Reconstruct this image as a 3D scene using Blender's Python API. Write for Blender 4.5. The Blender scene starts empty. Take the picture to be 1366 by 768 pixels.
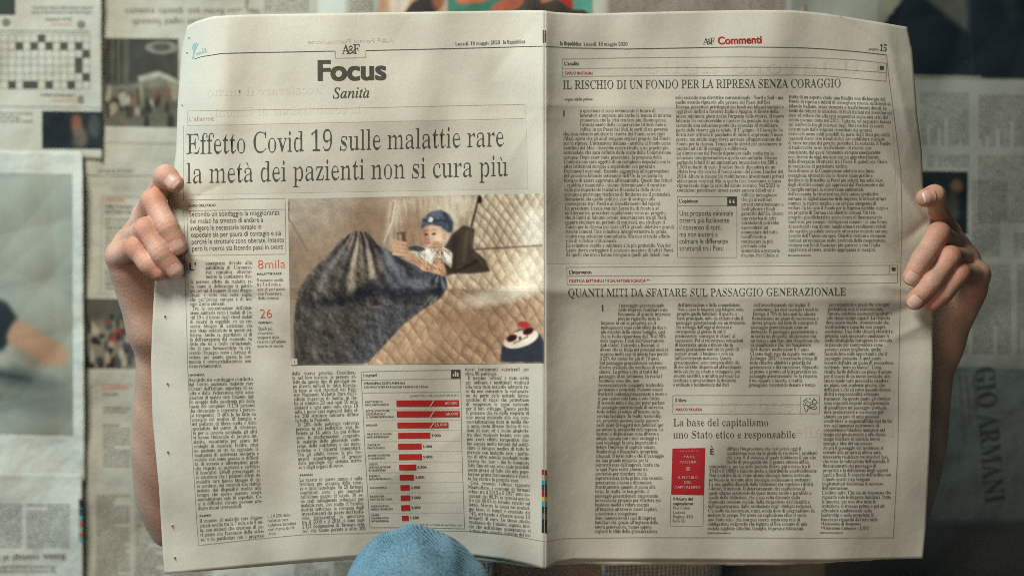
import bpy, math, random
import numpy as np
from mathutils import Vector
random.seed(7); rng = np.random.default_rng(11)
SC = bpy.context.scene
COL = SC.collection
# ------------------------------------------------------------------ camera
W0, H0 = 1366.0, 768.0
F_MM, CZ = 55.0, 1.0
K = 36.0 / (F_MM * W0)                  # metres per pixel per metre of distance
D0 = 1.33                               # distance of the newspaper
DB = 1.74                               # distance of the wall
cam = bpy.data.cameras.new('camera'); cam.lens = F_MM; cam.sensor_width = 36; cam.clip_end = 50; cam.clip_start = 0.05
cam.dof.use_dof = True; cam.dof.focus_distance = 1.325; cam.dof.aperture_fstop = 3.4
camo = bpy.data.objects.new('camera', cam); COL.objects.link(camo)
camo.location = (0, 0, CZ); camo.rotation_euler = (math.radians(90), 0, 0)
SC.camera = camo
# ------------------------------------------------------------------ light
w = bpy.data.worlds.new('World'); SC.world = w; w.use_nodes = True
w.node_tree.nodes['Background'].inputs[0].default_value = (0.55, 0.80, 0.82, 1)
w.node_tree.nodes['Background'].inputs[1].default_value = 0.055
def area(name, loc, target, sx, sy, power, col):
    l = bpy.data.lights.new(name, 'AREA'); l.shape = 'RECTANGLE'; l.size = sx; l.size_y = sy; l.energy = power; l.color = col
    o = bpy.data.objects.new(name, l); COL.objects.link(o); o.location = loc
    o.rotation_euler = (Vector(target) - Vector(loc)).to_track_quat('-Z', 'Y').to_euler(); return o
area('window_light', (-0.62, 0.47, 2.08), (0.03, 1.40, 1.02), 0.55, 0.55, 26, (0.975, 1.0, 0.93))
area('side_window_light', (-1.70, 1.16, 1.45), (-0.25, 1.40, 1.05), 0.6, 0.9, 10.5, (0.36, 0.75, 1.0))
area('warm_fill_light', (-0.75, -0.7, 0.78), (0.1, 1.4, 0.90), 0.9, 0.7, 8.0, (1.0, 0.68, 0.50))  # added low warm fill to lift the page and the knit below it
SC.view_settings.view_transform = 'Standard'; SC.view_settings.look = 'None'
SC.view_settings.exposure = 0.0; SC.view_settings.gamma = 1.0
SC.render.engine = 'CYCLES'
SC.cycles.filter_width = 0.95
SC.cycles.use_denoising = False
# ------------------------------------------------------------------ helpers
def P(px, py, d):
    px, py, d = np.broadcast_arrays(np.asarray(px, float), np.asarray(py, float), np.asarray(d, float))
    return np.stack([(px - 683) * K * d, d, CZ - (py - 384) * K * d], -1)
def lin(r, g, b):
    f = lambda c: (c / 255 / 12.92) if c / 255 < 0.04045 else ((c / 255 + 0.055) / 1.055) ** 2.4
    return (f(r), f(g), f(b))
def link(name, me, parent=None, mats=()):
    o = bpy.data.objects.new(name, me); COL.objects.link(o)
    for m in mats: me.materials.append(m)
    if parent is not None:
        o.parent = parent
        o.matrix_parent_inverse = parent_inv(parent)
    return o
def parent_inv(p):
    from mathutils import Matrix
    return Matrix.Translation(-p.location) if p.parent is None else Matrix()
def mesh(name, v, f, smooth=False):
    me = bpy.data.meshes.new(name)
    v = np.asarray(v, dtype=np.float32); f = np.asarray(f, dtype=np.int32)
    n = f.shape[1]
    me.vertices.add(len(v)); me.vertices.foreach_set('co', v.ravel())
    me.loops.add(f.size); me.loops.foreach_set('vertex_index', f.ravel())
    me.polygons.add(len(f)); me.polygons.foreach_set('loop_start', np.arange(len(f), dtype=np.int32) * n)
    me.polygons.foreach_set('loop_total', np.full(len(f), n, dtype=np.int32))
    if smooth: me.polygons.foreach_set('use_smooth', np.ones(len(f), dtype=bool))
    me.update(calc_edges=True); me.validate()
    return me
def attr(me, name, rgb):
    a = me.color_attributes.new(name, 'FLOAT_COLOR', 'POINT')
    c = np.ones((len(me.vertices), 4), dtype=np.float32); c[:, :3] = rgb
    a.data.foreach_set('color', c.ravel())
def grid_faces(nu, nv):
    i = np.arange((nv - 1) * (nu - 1)); r, c = i // (nu - 1), i % (nu - 1)
    a = r * nu + c
    return np.stack([a, a + nu, a + nu + 1, a + 1], -1)
def tagt(o, label, cat, group=None, kind=None):
    if label: o['label'] = label
    if cat: o['category'] = cat
    if group: o['group'] = group
    if kind: o['kind'] = kind
# ------------------------------------------------------------------ materials
def mat(name, col, rough=0.8, spec=0.3, sss=0, attrib=None, noise=None, bump=None, fib=0.0, sssr=(1, .35, .2), sheen=0):
    m = bpy.data.materials.new(name); m.use_nodes = True; nt = m.node_tree; N = nt.nodes; L = nt.links
    b = N['Principled BSDF']; b.inputs['Roughness'].default_value = rough
    b.inputs['Specular IOR Level'].default_value = spec
    if sss:
        b.inputs['Subsurface Weight'].default_value = sss; b.inputs['Subsurface Radius'].default_value = sssr
        b.inputs['Subsurface Scale'].default_value = 0.004
    if sheen: b.inputs['Sheen Weight'].default_value = sheen
    tc = N.new('ShaderNodeTexCoord')
    if attrib:
        a = N.new('ShaderNodeVertexColor'); a.layer_name = attrib; src = a.outputs['Color']
    else:
        a = N.new('ShaderNodeRGB'); a.outputs[0].default_value = (*col, 1); src = a.outputs[0]
    for (sc, amt, det) in (noise or ()):
        n = N.new('ShaderNodeTexNoise'); n.inputs['Scale'].default_value = sc; n.inputs['Detail'].default_value = det
        L.new(tc.outputs['Object'], n.inputs['Vector'])
        r = N.new('ShaderNodeMapRange'); r.inputs['From Min'].default_value = .25; r.inputs['From Max'].default_value = .75
        r.inputs['To Min'].default_value = 1 - amt; r.inputs['To Max'].default_value = 1 + amt
        L.new(n.outputs['Fac'], r.inputs['Value'])
        x = N.new('ShaderNodeVectorMath'); x.operation = 'SCALE'
        L.new(src, x.inputs[0]); L.new(r.outputs[0], x.inputs['Scale']); src = x.outputs[0]
    L.new(src, b.inputs['Base Color'])
    prev = None
    for (sc, st, dist) in (bump or ()):
        n = N.new('ShaderNodeTexNoise'); n.inputs['Scale'].default_value = sc; n.inputs['Detail'].default_value = 4
        L.new(tc.outputs['Object'], n.inputs['Vector'])
        u = N.new('ShaderNodeBump'); u.inputs['Strength'].default_value = st; u.inputs['Distance'].default_value = dist
        L.new(n.outputs['Fac'], u.inputs['Height'])
        if prev: L.new(prev.outputs[0], u.inputs['Normal'])
        prev = u
    if prev: L.new(prev.outputs[0], b.inputs['Normal'])
    return m
PAPER = (0.575, 0.545, 0.455)
M_paper = mat('newsprint', PAPER, .9, .15, noise=[(900, .07, 2), (7, .03, 3), (2600, .06, 0)], bump=[(14, .35, .006), (60, .3, .0015), (1500, .25, .0002)])
M_bgpaper = mat('wall_newsprint', (0.50, 0.485, 0.395), .9, .1, noise=[(9, .07, 3), (60, .05, 3), (2000, .06, 0)], bump=[(12, .8, .012), (40, .6, .004)])
M_bgpaper2 = mat('pale_wall_newsprint', (0.60, 0.61, 0.53), .9, .1, noise=[(9, .05, 3), (2000, .05, 0)], bump=[(10, .8, .014), (40, .6, .004)])
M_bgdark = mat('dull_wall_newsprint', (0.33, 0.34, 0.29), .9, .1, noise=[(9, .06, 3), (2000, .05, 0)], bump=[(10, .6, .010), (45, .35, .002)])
M_ink = mat('black_ink', (0.074, 0.069, 0.055), .7, .2, noise=[(700, .25, 2)])
M_body = mat('body_ink', (0.10, 0.092, 0.070), .8, .15, noise=[(500, .35, 3)])
M_grey = mat('rule_ink', (0.20, 0.19, 0.15), .8, .15)
M_red = mat('red_ink', lin(176, 44, 38), .7, .2, noise=[(900, .12, 2)])
M_orange = mat('orange_ink', lin(206, 112, 84), .8, .15)
M_faint = mat('faint_orange_ink', lin(194, 172, 148), .8, .15)
M_blue = mat('pale_blue_sheen_ink', lin(138, 176, 182), .8, .15)
M_ghost = mat('show_through_ink', (0.540, 0.511, 0.424), .9, .15, noise=[(900, .07, 2)], bump=[(14, .35, .006), (60, .3, .0015)])
M_panel = mat('show_through_panel', (0.535, 0.505, 0.418), .9, .15, noise=[(900, .07, 2), (7, .03, 3), (2600, .06, 0)], bump=[(14, .35, .006), (60, .3, .0015), (1500, .25, .0002)])
M_ghostred = mat('red_show_through_ink', (0.555, 0.500, 0.412), .9, .15, noise=[(900, .07, 2)], bump=[(14, .35, .006), (60, .3, .0015)])
M_knock = mat('unprinted_paper', (0.62, 0.57, 0.48), .9, .1)
M_print = mat('printed_colour', PAPER, .75, .2, attrib='ink', noise=[(1100, .12, 2)], bump=[(14, .35, .006)])
M_bgink = mat('wall_print_ink', (0.13, 0.13, 0.10), .85, .1)
M_bgink2 = mat('faded_wall_print_ink', (0.20, 0.19, 0.155), .85, .1)
M_wall = mat('plaster', (0.30, 0.30, 0.26), .9, .2, noise=[(5, .06, 3)], bump=[(40, .3, .002)])
def flatmat(name, rgb): return mat(name, lin(*rgb), .8, .15, noise=[(900, .1, 2)])
# ------------------------------------------------------------------ lettering
class Style:
    cache = {}
    def __init__(s, kind, off=0.0, res=2, dup=(), thin=0.0, wmin=.035):
        s.kind, s.off, s.res, s.dup, s.thin, s.wmin = kind, off, res, dup, thin, wmin; s.g = {}
        v = s.raw('H')[0]; s.cap = max(1e-3, float(v[:, 1].max()))
    ACC = {'à': 'a`', 'è': 'e`', 'ì': 'i`', 'ò': 'o`', 'ù': 'u`', 'é': 'e´', 'È': 'E`'}
    def conv(s, c):
        if s.kind in 'NB': return c
        A, a = (0x1D400, 0x1D41A) if s.kind == 'S' else (0x1D434, 0x1D44E)
        if s.kind == 'I' and c == 'h': return '\u210E'
        if 'A' <= c <= 'Z': return chr(A + ord(c) - 65)
        if 'a' <= c <= 'z': return chr(a + ord(c) - 97)
        if c.isdigit(): return chr(0x1D7CE + ord(c) - 48)
        return c
    def build(s, t):
        cu = bpy.data.curves.new('t', 'FONT'); cu.body = t; cu.size = 1; cu.offset = s.off; cu.resolution_u = s.res
        o = bpy.data.objects.new('t', cu); COL.objects.link(o)
        dg = bpy.context.evaluated_depsgraph_get(); e = o.evaluated_get(dg); me = e.to_mesh()
        n = len(me.vertices); v = np.empty(n * 3, dtype=np.float32); me.vertices.foreach_get('co', v); v = v.reshape(-1, 3)[:, :2].copy()
        me.calc_loop_triangles(); f = np.empty(len(me.loop_triangles) * 3, dtype=np.int32)
        me.loop_triangles.foreach_get('vertices', f); f = f.reshape(-1, 3).copy()
        e.to_mesh_clear(); bpy.data.objects.remove(o); bpy.data.curves.remove(cu)
        return v, f
    def slim(s, v, f):
        """narrow the upright strokes of a glyph, leaving its hairlines: every outline point moves inward along x only"""
        if not len(v): return v
        from collections import Counter
        key = np.round(v * 20000).astype(np.int64); _, inv = np.unique(key, axis=0, return_inverse=True); inv = inv.ravel()
        g = inv[f]; cnt = Counter(); 
        for t in g:
            for a, b in ((t[0], t[1]), (t[1], t[2]), (t[2], t[0])): cnt[(min(a, b), max(a, b))] += 1
        pos = np.zeros((inv.max() + 1, 2)); pos[inv] = v; nrm = np.zeros_like(pos); E = []
        for t in g:
            c = pos[t].mean(0)
            for a, b in ((t[0], t[1]), (t[1], t[2]), (t[2], t[0])):
                if cnt[(min(a, b), max(a, b))] == 1 and a != b:
                    d = pos[b] - pos[a]; n = np.array([d[1], -d[0]]); L = np.hypot(*n)
                    if L < 1e-9: continue
                    if n @ ((pos[a] + pos[b]) / 2 - c) < 0: n = -n
                    nrm[a] += n / L; nrm[b] += n / L; E.append((pos[a], pos[b]))
        if not E: return v
        A = np.array([e[0] for e in E]); B = np.array([e[1] for e in E]); L = np.hypot(nrm[:, 0], nrm[:, 1]); nrm /= np.maximum(L, 1e-9)[:, None]
        new = pos.copy()
        for i in range(len(pos)):
            nx = nrm[i, 0]
            if abs(nx) < .15 or L[i] < 1e-6: continue
            x, y = pos[i]; wmax = 9
            for yy in (y + .004, y - .004):
                m = ((A[:, 1] <= yy) != (B[:, 1] <= yy)); xs_ = A[m, 0] + (yy - A[m, 1]) / (B[m, 1] - A[m, 1]) * (B[m, 0] - A[m, 0])
                q = (x - xs_) * (1 if nx > 0 else -1); q = q[q > .012]
                if len(q): wmax = min(wmax, q.min())
            if wmax > 5: continue
            new[i, 0] = x - np.sign(nx) * min(s.thin * min(1, abs(nx) * 1.3), max(0, (wmax - s.wmin) / 2))
        return new[inv].astype(np.float32)
    def raw(s, c):
        if c in s.g: return s.g[c]
        if c in ' \u2009':
            r = (np.zeros((0, 2), np.float32), np.zeros((0, 3), np.int32), 0.26)
        elif c in s.ACC and s.kind not in 'NB':
            v, f, adv = s.raw(s.ACC[c][0]); grave = s.ACC[c][1] == '`'
            top = v[:, 1].max() if s.ACC[c][0] != 'i' else v[:, 1].max() - .02
            if s.ACC[c][0] == 'i':      # drop the dot
                pass
            cx = (v[:, 0].min() + v[:, 0].max()) / 2; dx = -.09 if grave else .09
            t = .030 if s.kind == 'S' else .045
            q = np.array([[cx + dx - t, top + .17], [cx + dx + t, top + .17], [cx + t * .5, top + .035], [cx - t * .5, top + .035]], np.float32)
            r = (np.vstack([v, q]), np.vstack([f, np.array([[0, 1, 2], [0, 2, 3]]) + len(v)]).astype(np.int32), adv)
        else:
            v, f = s.build(s.conv(c))
            v2, _ = s.build(s.conv(c) + 'l'); v3, _ = s.build('l')
            adv = float(v2[:, 0].max() - v3[:, 0].max()) if len(v2) else .3
            if s.kind == 'S' and s.off < 0: adv += s.off * .8
            if s.thin and len(v): v = s.slim(v, f); adv -= s.thin * .7
            r = (v, f, adv)
        s.g[c] = r
        return r
    def width(s, t, track=0): return sum(s.raw(c)[2] + track for c in t)
    def layout(s, t, track=0, space=0):
        V, F, x, n = [], [], 0.0, 0
        for c in t:
            v, f, a = s.raw(c)
            if len(v):
                V.append(v + np.array([x, 0], np.float32)); F.append(f + n); n += len(v)
            x += a + track + (space if c == ' ' else 0)
        if not V: return np.zeros((0, 2)), np.zeros((0, 3), int), x
        if s.dup:                       # a touch of ink spread in one direction
            v0, f0 = np.vstack(V), np.vstack(F); V, F = [], []
            for i, d in enumerate(s.dup): V.append(v0 + np.array(d, np.float32)); F.append(f0 + i * len(v0))
        return np.vstack(V), np.vstack(F), x
class Ink:
    """Collects flat print laid on one surface (a function of picture position giving distance)."""
    def __init__(s, depth, eps=0.00034): s.depth, s.eps, s.V, s.F, s.n = depth, eps, [], [], 0
    def add(s, pts, f):
        if len(pts) == 0: return
        s.V.append(np.asarray(pts, float)); s.F.append(np.asarray(f) + s.n); s.n += len(pts)
    def text(s, st, t, p0, p1=None, cap=5, width=None, track=0, space=0, up=None, ratio=1.0, just=False):
        v, f, wd = st.layout(t, track)
        if not len(v): return 0
        p0 = np.array(p0, float)
        sc = cap / st.cap
        if p1 is not None:
            d = np.array(p1, float) - p0; Lw = float(np.hypot(*d)); u = d / Lw
        else:
            u = np.array([1.0, 0.0]); Lw = None
        if just and Lw is not None:
            nsp = t.count(' ')
            wn = st.width(t) ; sx = sc * ratio
            sp = (Lw / sx - wn) / max(nsp, 1)
            if nsp == 0 or sp < -.12 or sp > .8: sx = Lw / wn; sp = 0 if nsp == 0 or sp < 0 else 0
            v, f, wd = st.layout(t, 0, sp)
            if sp == 0: v, f, wd = st.layout(t); sx = Lw / wd
        elif width is not None: sx = width / wd
        elif Lw is not None: sx = Lw / wd
        else: sx = sc * ratio
        n = np.array([u[1], -u[0]]) if up is None else np.array(up, float)
        s.add(p0 + v[:, :1] * sx * u + v[:, 1:] * sc * n, f)
        return wd * sx
    def line(s, pts, wpx=.5, step=5):
        pts = [np.array(p, float) for p in pts]; out = [pts[0]]
        for a, b in zip(pts, pts[1:]):
            k = max(1, int(np.hypot(*(b - a)) / step))
            out += [a + (b - a) * i / k for i in range(1, k + 1)]
        out = np.array(out); t = np.gradient(out, axis=0); t /= np.maximum(1e-9, np.hypot(t[:, 0], t[:, 1]))[:, None]
        n = np.stack([-t[:, 1], t[:, 0]], -1) * wpx / 2
        V = np.empty((len(out) * 2, 2)); V[0::2] = out + n; V[1::2] = out - n
        i = np.arange(len(out) - 1) * 2
        s.add(V, np.vstack([np.stack([i, i + 1, i + 3], -1), np.stack([i, i + 3, i + 2], -1)]))
    def quad(s, a, b, c, d, nu=None, nv=None):
        a, b, c, d = [np.array(q, float) for q in (a, b, c, d)]
        nu = nu or int(np.hypot(*(b - a)) / 3) + 2; nv = nv or int(np.hypot(*(d - a)) / 3) + 2
        u = np.linspace(0, 1, nu)[None, :, None]; v = np.linspace(0, 1, nv)[:, None, None]
        g = ((a * (1 - u) + b * u) * (1 - v) + (d * (1 - u) + c * u) * v).reshape(-1, 2)
        q = grid_faces(nu, nv); s.add(g, np.vstack([q[:, :3], q[:, [0, 2, 3]]]))
    def rect(s, x0, y0, x1, y1, **k): s.quad((x0, y0), (x1, y0), (x1, y1), (x0, y1), **k)
    def disc(s, x, y, rx, ry=None, n=12):
        ry = ry or rx; a = np.arange(n) / n * 2 * math.pi
        s.add(np.vstack([[x, y], np.stack([x + rx * np.cos(a), y + ry * np.sin(a)], -1)]), [[0, 1 + i, 1 + (i + 1) % n] for i in range(n)])
    def make(s, name, m, parent, label=None):
        if not s.V: return None
        p = np.vstack(s.V); f = np.vstack(s.F)
        me = mesh(name, P(p[:, 0], p[:, 1], s.depth(p[:, 0], p[:, 1]) - s.eps), f)
        o = link(name, me, parent, [m])
        if label: o['label'] = label
        return o
def polyf(pts):
    pts = sorted(pts); xs = [p[0] for p in pts]; ys = [p[1] for p in pts]
    return lambda q: np.interp(q, xs, ys)
# ------------------------------------------------------------------ printed pictures (colour painted on a fine sheet, as ink is)
class Pic:
    def __init__(s, x0, y0, x1, y1, nx, ny, base):
        s.nx, s.ny = nx, ny
        s.X, s.Y = np.meshgrid(np.linspace(x0, x1, nx), np.linspace(y0, y1, ny))
        s.C = np.ones((ny, nx, 3)) * np.array(base, float); s.sx = (x1 - x0) / nx
    def noise(s, scale, seed=0, ax=1.0, ay=1.0):
        r = np.random.default_rng(seed); o = np.zeros_like(s.X); t = 0
        for k in range(4):
            f = 2 ** k; nx = max(2, int((s.X.max() - s.X.min()) / (scale * ax) * f) + 2); ny = max(2, int((s.Y.max() - s.Y.min()) / (scale * ay) * f) + 2)
            nx = min(nx, s.nx * 2); ny = min(ny, s.ny * 2)
            g = r.random((ny, nx)); xi = np.linspace(0, nx - 1.001, s.nx); yi = np.linspace(0, ny - 1.001, s.ny)
            x0 = xi.astype(int); y0 = yi.astype(int); fx = xi - x0; fy = yi - y0; fx = fx * fx * (3 - 2 * fx); fy = fy * fy * (3 - 2 * fy)
            g0 = g[y0][:, x0] * (1 - fx) + g[y0][:, x0 + 1] * fx; g1 = g[y0 + 1][:, x0] * (1 - fx) + g[y0 + 1][:, x0 + 1] * fx
            o += (g0 * (1 - fy[:, None]) + g1 * fy[:, None]) / f; t += 1 / f
        return o / t
    def poly(s, pts, soft=0):
        m = np.zeros(s.X.shape, bool); n = len(pts)
        for i in range(n):
            (x0, y0), (x1, y1) = pts[i], pts[(i + 1) % n]
            if y0 == y1: continue
            c = ((s.Y < y0) != (s.Y < y1)) & (s.X < (x1 - x0) * (s.Y - y0) / (y1 - y0) + x0); m ^= c
        return s.blur(m.astype(float), soft)
    def blur(s, m, r):
        r = int(round(r / s.sx))
        for _ in range(2 if r > 0 else 0):
            for ax in (0, 1):
                p = np.pad(m, [(r, r) if a == ax else (0, 0) for a in (0, 1)], mode='edge'); c = np.cumsum(p, ax)
                c = np.concatenate([np.zeros_like(c.take([0], ax)), c], ax); L = m.shape[ax]
                m = (c.take(range(2 * r + 1, 2 * r + 1 + L), ax) - c.take(range(L), ax)) / (2 * r + 1)
        return m
    def ell(s, cx, cy, rx, ry, ang=0, soft=.15):
        a = math.radians(ang); u = (s.X - cx) * math.cos(a) + (s.Y - cy) * math.sin(a); v = -(s.X - cx) * math.sin(a) + (s.Y - cy) * math.cos(a)
        d = np.sqrt((u / rx) ** 2 + (v / ry) ** 2); return np.clip((1 + soft / 2 - d) / max(soft, 1e-3), 0, 1)
    def seg(s, x0, y0, x1, y1, w0, w1=None, soft=2):
        w1 = w1 or w0; dx, dy = x1 - x0, y1 - y0; h = np.clip(((s.X - x0) * dx + (s.Y - y0) * dy) / (dx * dx + dy * dy), 0, 1)
        d = np.hypot(s.X - x0 - h * dx, s.Y - y0 - h * dy) - (w0 + (w1 - w0) * h); return np.clip(.5 - d / soft, 0, 1)
    def put(s, m, rgb, a=1.0):
        m = np.clip(m, 0, 1)
        c = np.array(rgb, float)
        if c.ndim == 1: c = c[None, None]
        s.C = s.C * (1 - (m * a)[..., None]) + c * (m * a)[..., None]
    def mul(s, m): s.C = s.C * m[..., None]
    def make(s, name, corners, depth, eps, parent, m, label=None):
        a, b, c, d = [np.array(q, float) for q in corners]     # TL TR BR BL
        u = np.linspace(0, 1, s.nx)[None, :, None]; v = np.linspace(0, 1, s.ny)[:, None, None]
        g = ((a * (1 - u) + b * u) * (1 - v) + (d * (1 - u) + c * u) * v).reshape(-1, 2)
        me = mesh(name, P(g[:, 0], g[:, 1], depth(g[:, 0], g[:, 1]) - eps), grid_faces(s.nx, s.ny), True)
        C = np.clip(s.C, 0, 255).reshape(-1, 3) / 255; C = np.where(C < .04045, C / 12.92, ((C + .055) / 1.055) ** 2.4)
        attr(me, 'ink', C)
        o = link(name, me, parent, [m])
        if label: o['label'] = label
        return o
# ================================================================== THE OPEN NEWSPAPER
topL = polyf([(240, 62), (250, 35), (262, 28.5), (285, 22), (320, 20), (400, 18.5), (500, 17), (600, 15.5), (700, 14), (726, 14.2)])
topR = polyf([(726, 14.2), (740, 16.5), (780, 18.5), (900, 15.5), (1000, 13.5), (1060, 14.2), (1100, 18), (1140, 24.5), (1180, 31), (1212, 36.5), (1240, 40)])
botL = polyf([(200, 767), (219, 765), (300, 757.5), (400, 748), (465, 742.6), (560, 738), (637, 741), (674, 746), (705, 752.5), (726.5, 758.4)])
botR = polyf([(726.5, 758.4), (744, 750), (766, 746), (875, 746.5), (1082, 747.4), (1161, 746), (1232, 744.3)])
edgeL = polyf([(35, 250), (62, 243), (100, 240), (140, 237), (200, 235), (235, 231), (262, 225), (320, 215), (373, 206.5), (437, 203), (480, 201.5), (560, 203.5), (649, 212), (743, 217.6), (766, 219.5)])
edgeR = polyf([(36, 1210), (68, 1217), (101, 1219.5), (152, 1223.5), (203, 1230), (250, 1231.5), (272, 1238), (290, 1243), (310, 1240), (350, 1241), (416, 1244), (490, 1244), (592, 1240.6), (705, 1235), (745, 1231)])
_ph = rng.random((14, 4))
def relief(x, y):
    o = 0
    for i in range(14):
        a = _ph[i, 0] * math.pi; wl = 60 + 150 * _ph[i, 1]; q = x * math.cos(a) + y * math.sin(a)
        o = o + np.sin(q / wl * 2 * math.pi + _ph[i, 2] * 6.28) * wl / 150 * .00080
    return o
def crease(x, y, x0, y0, ang, wd, amp, ln=None):
    a = math.radians(ang); u = (x - x0) * math.cos(a) + (y - y0) * math.sin(a); v = -(x - x0) * math.sin(a) + (y - y0) * math.cos(a)
    g = amp * np.exp(-np.abs(v) / wd)
    if ln: g = g * np.exp(-(u / ln) ** 4)
    return g
def depth(x, y):
    x = np.asarray(x, float); y = np.asarray(y, float)
    d = D0 - 0.024 * np.exp(-np.sqrt((x - 726.3) ** 2 + 4) / 36)
    d = d - 0.010 * np.cos(np.clip((x - 480) / 250, -1, 1) * math.pi / 2) * (x < 730) - 0.007 * np.cos(np.clip((x - 960) / 240, -1, 1) * math.pi / 2) * (x > 720)
    tl = np.clip((306 - x) / 56, 0, 1.3); d = d + 0.028 * tl ** 1.7 * np.clip((300 - y) / 200, 0, 1) ** .7
    d = d + 0.006 * np.clip((265 - x) / 55, 0, 1.3) ** 2
    d = d + 0.016 * np.clip((x - 1110) / 110, 0, 1.3) ** 2 * np.clip((560 - y) / 300, .25, 1)
    d = d + relief(x, y)
    d = d + crease(x, y, 726, 384, 0, 16, -.0012)                       # where the paper was folded in half
    d = d + crease(x, y, 1000, 396, 1.5, 24, -.0042, 360) + crease(x, y, 1060, 462, -3, 22, .0022, 200)
    d = d + crease(x, y, 1155, 45, 33, 9, .0022, 75) + crease(x, y, 1200, 120, 78, 9, -.0016, 80)
    d = d + crease(x, y, 1215, 265, 60, 10, -.0030, 55) + crease(x, y, 1205, 385, 12, 7, -.0024, 34) + crease(x, y, 1200, 415, -18, 6, .0018, 34) + crease(x, y, 1205, 345, 38, 7, .0020, 36) + crease(x, y, 262, 262, -24, 6, .0018, 40) + crease(x, y, 262, 345, 14, 7, -.0018, 42) + crease(x, y, 255, 380, 40, 6, .0016, 40) + crease(x, y, 250, 300, -70, 6, -.0012, 45) + crease(x, y, 1232, 300, -40, 7, .0028, 35) + crease(x, y, 1215, 440, -28, 12, -.003, 50)
    d = d + crease(x, y, 960, 142, .5, 12, -.0011, 330) + crease(x, y, 480, 162, -1, 12, -.0007, 260)
    d = d + crease(x, y, 690, 60, -50, 10, .0012, 60) + crease(x, y, 700, 180, -60, 8, -.001, 40)
    d = d + crease(x, y, 580, 600, -33, 24, -.0016, 150) + crease(x, y, 300, 395, 3, 12, .0016, 90) + crease(x, y, 240, 420, 70, 9, -.0012, 90)
    d = d + crease(x, y, 850, 640, 74, 22, .0013, 160) + crease(x, y, 1140, 560, -20, 9, -.0010, 50) + crease(x, y, 330, 640, -70, 30, .0010, 150)
    return d
news = bpy.data.objects.new('newspaper', None); COL.objects.link(news)
news.location = Vector(P(726.5, 758.4, float(depth(726.5, 758)))); news.empty_display_size = .05
tagt(news, 'open broadsheet newspaper held up in both hands, Focus page left and Commenti page right', 'newspaper')
def sheet(name, xl, xr, tp, bt, nx, ny, off, thick, m, dfun=depth, parent=news):
    T = np.linspace(0, 1, ny)[:, None]; S = np.linspace(0, 1, nx)[None, :]
    X = np.zeros((ny, nx)) + 700; Y = np.zeros((ny, nx)) + 400
    for _ in range(12):
        Y = tp(X) + (bt(X) - tp(X)) * T; X = xl(Y) + (xr(Y) - xl(Y)) * S
    V = P(X, Y, dfun(X, Y) + off).reshape(-1, 3); Vb = P(X, Y, dfun(X, Y) + off + thick).reshape(-1, 3); n = len(V)
    f = grid_faces(nx, ny); F = [f, f[:, ::-1] + n]
    idx = np.arange(n).reshape(ny, nx)
    for e in (idx[0], idx[-1][::-1], idx[:, -1], idx[:, 0][::-1]):
        a, b = e[:-1], e[1:]; F.append(np.stack([a, b, b + n, a + n], -1))
    return link(name, mesh(name, np.vstack([V, Vb]), np.vstack(F), True), parent, [m])
fold = lambda y: np.zeros_like(y) + 726.5
sheet('left_page', edgeL, fold, topL, botL, 150, 190, 0, .00012, M_paper)
sheet('right_page', fold, edgeR, topR, botR, 150, 190, 0, .00012, M_paper)
# the sheets folded inside, showing a little below the front sheet
bumps = lambda y: 0.9 * np.sin(y * .021) + .6 * np.sin(y * .09 + 1)
sheet('inner_sheet', lambda y: edgeL(y) + 4, fold, lambda x: topL(x) + 3, lambda x: botL(x) + np.interp(x, [219, 260, 640, 700, 726], [-6, 1.0, 6.2, 4, -1.0]), 100, 120, .0016, .0001, M_paper)
sheet('inner_sheet', fold, lambda y: edgeR(y) - 4, lambda x: topR(x) + 3, lambda x: botR(x) + np.interp(x, [726, 760, 820, 1030, 1160, 1230], [-1, 5.5, 7, 6.3, 1, -5]) + .35 * np.sin(x * .11) + .3 * np.sin(x * .37), 100, 120, .0016, .0001, M_paper)
sheet('inner_sheet', fold, lambda y: edgeR(y) - 7, lambda x: topR(x) + 5, lambda x: botR(x) + np.interp(x, [726, 760, 820, 1030, 1160, 1230], [-3, 3, 4.2, 3.4, -2, -8]) + .4 * np.sin(x * .19), 100, 120, .0030, .0001, M_paper)

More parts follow.
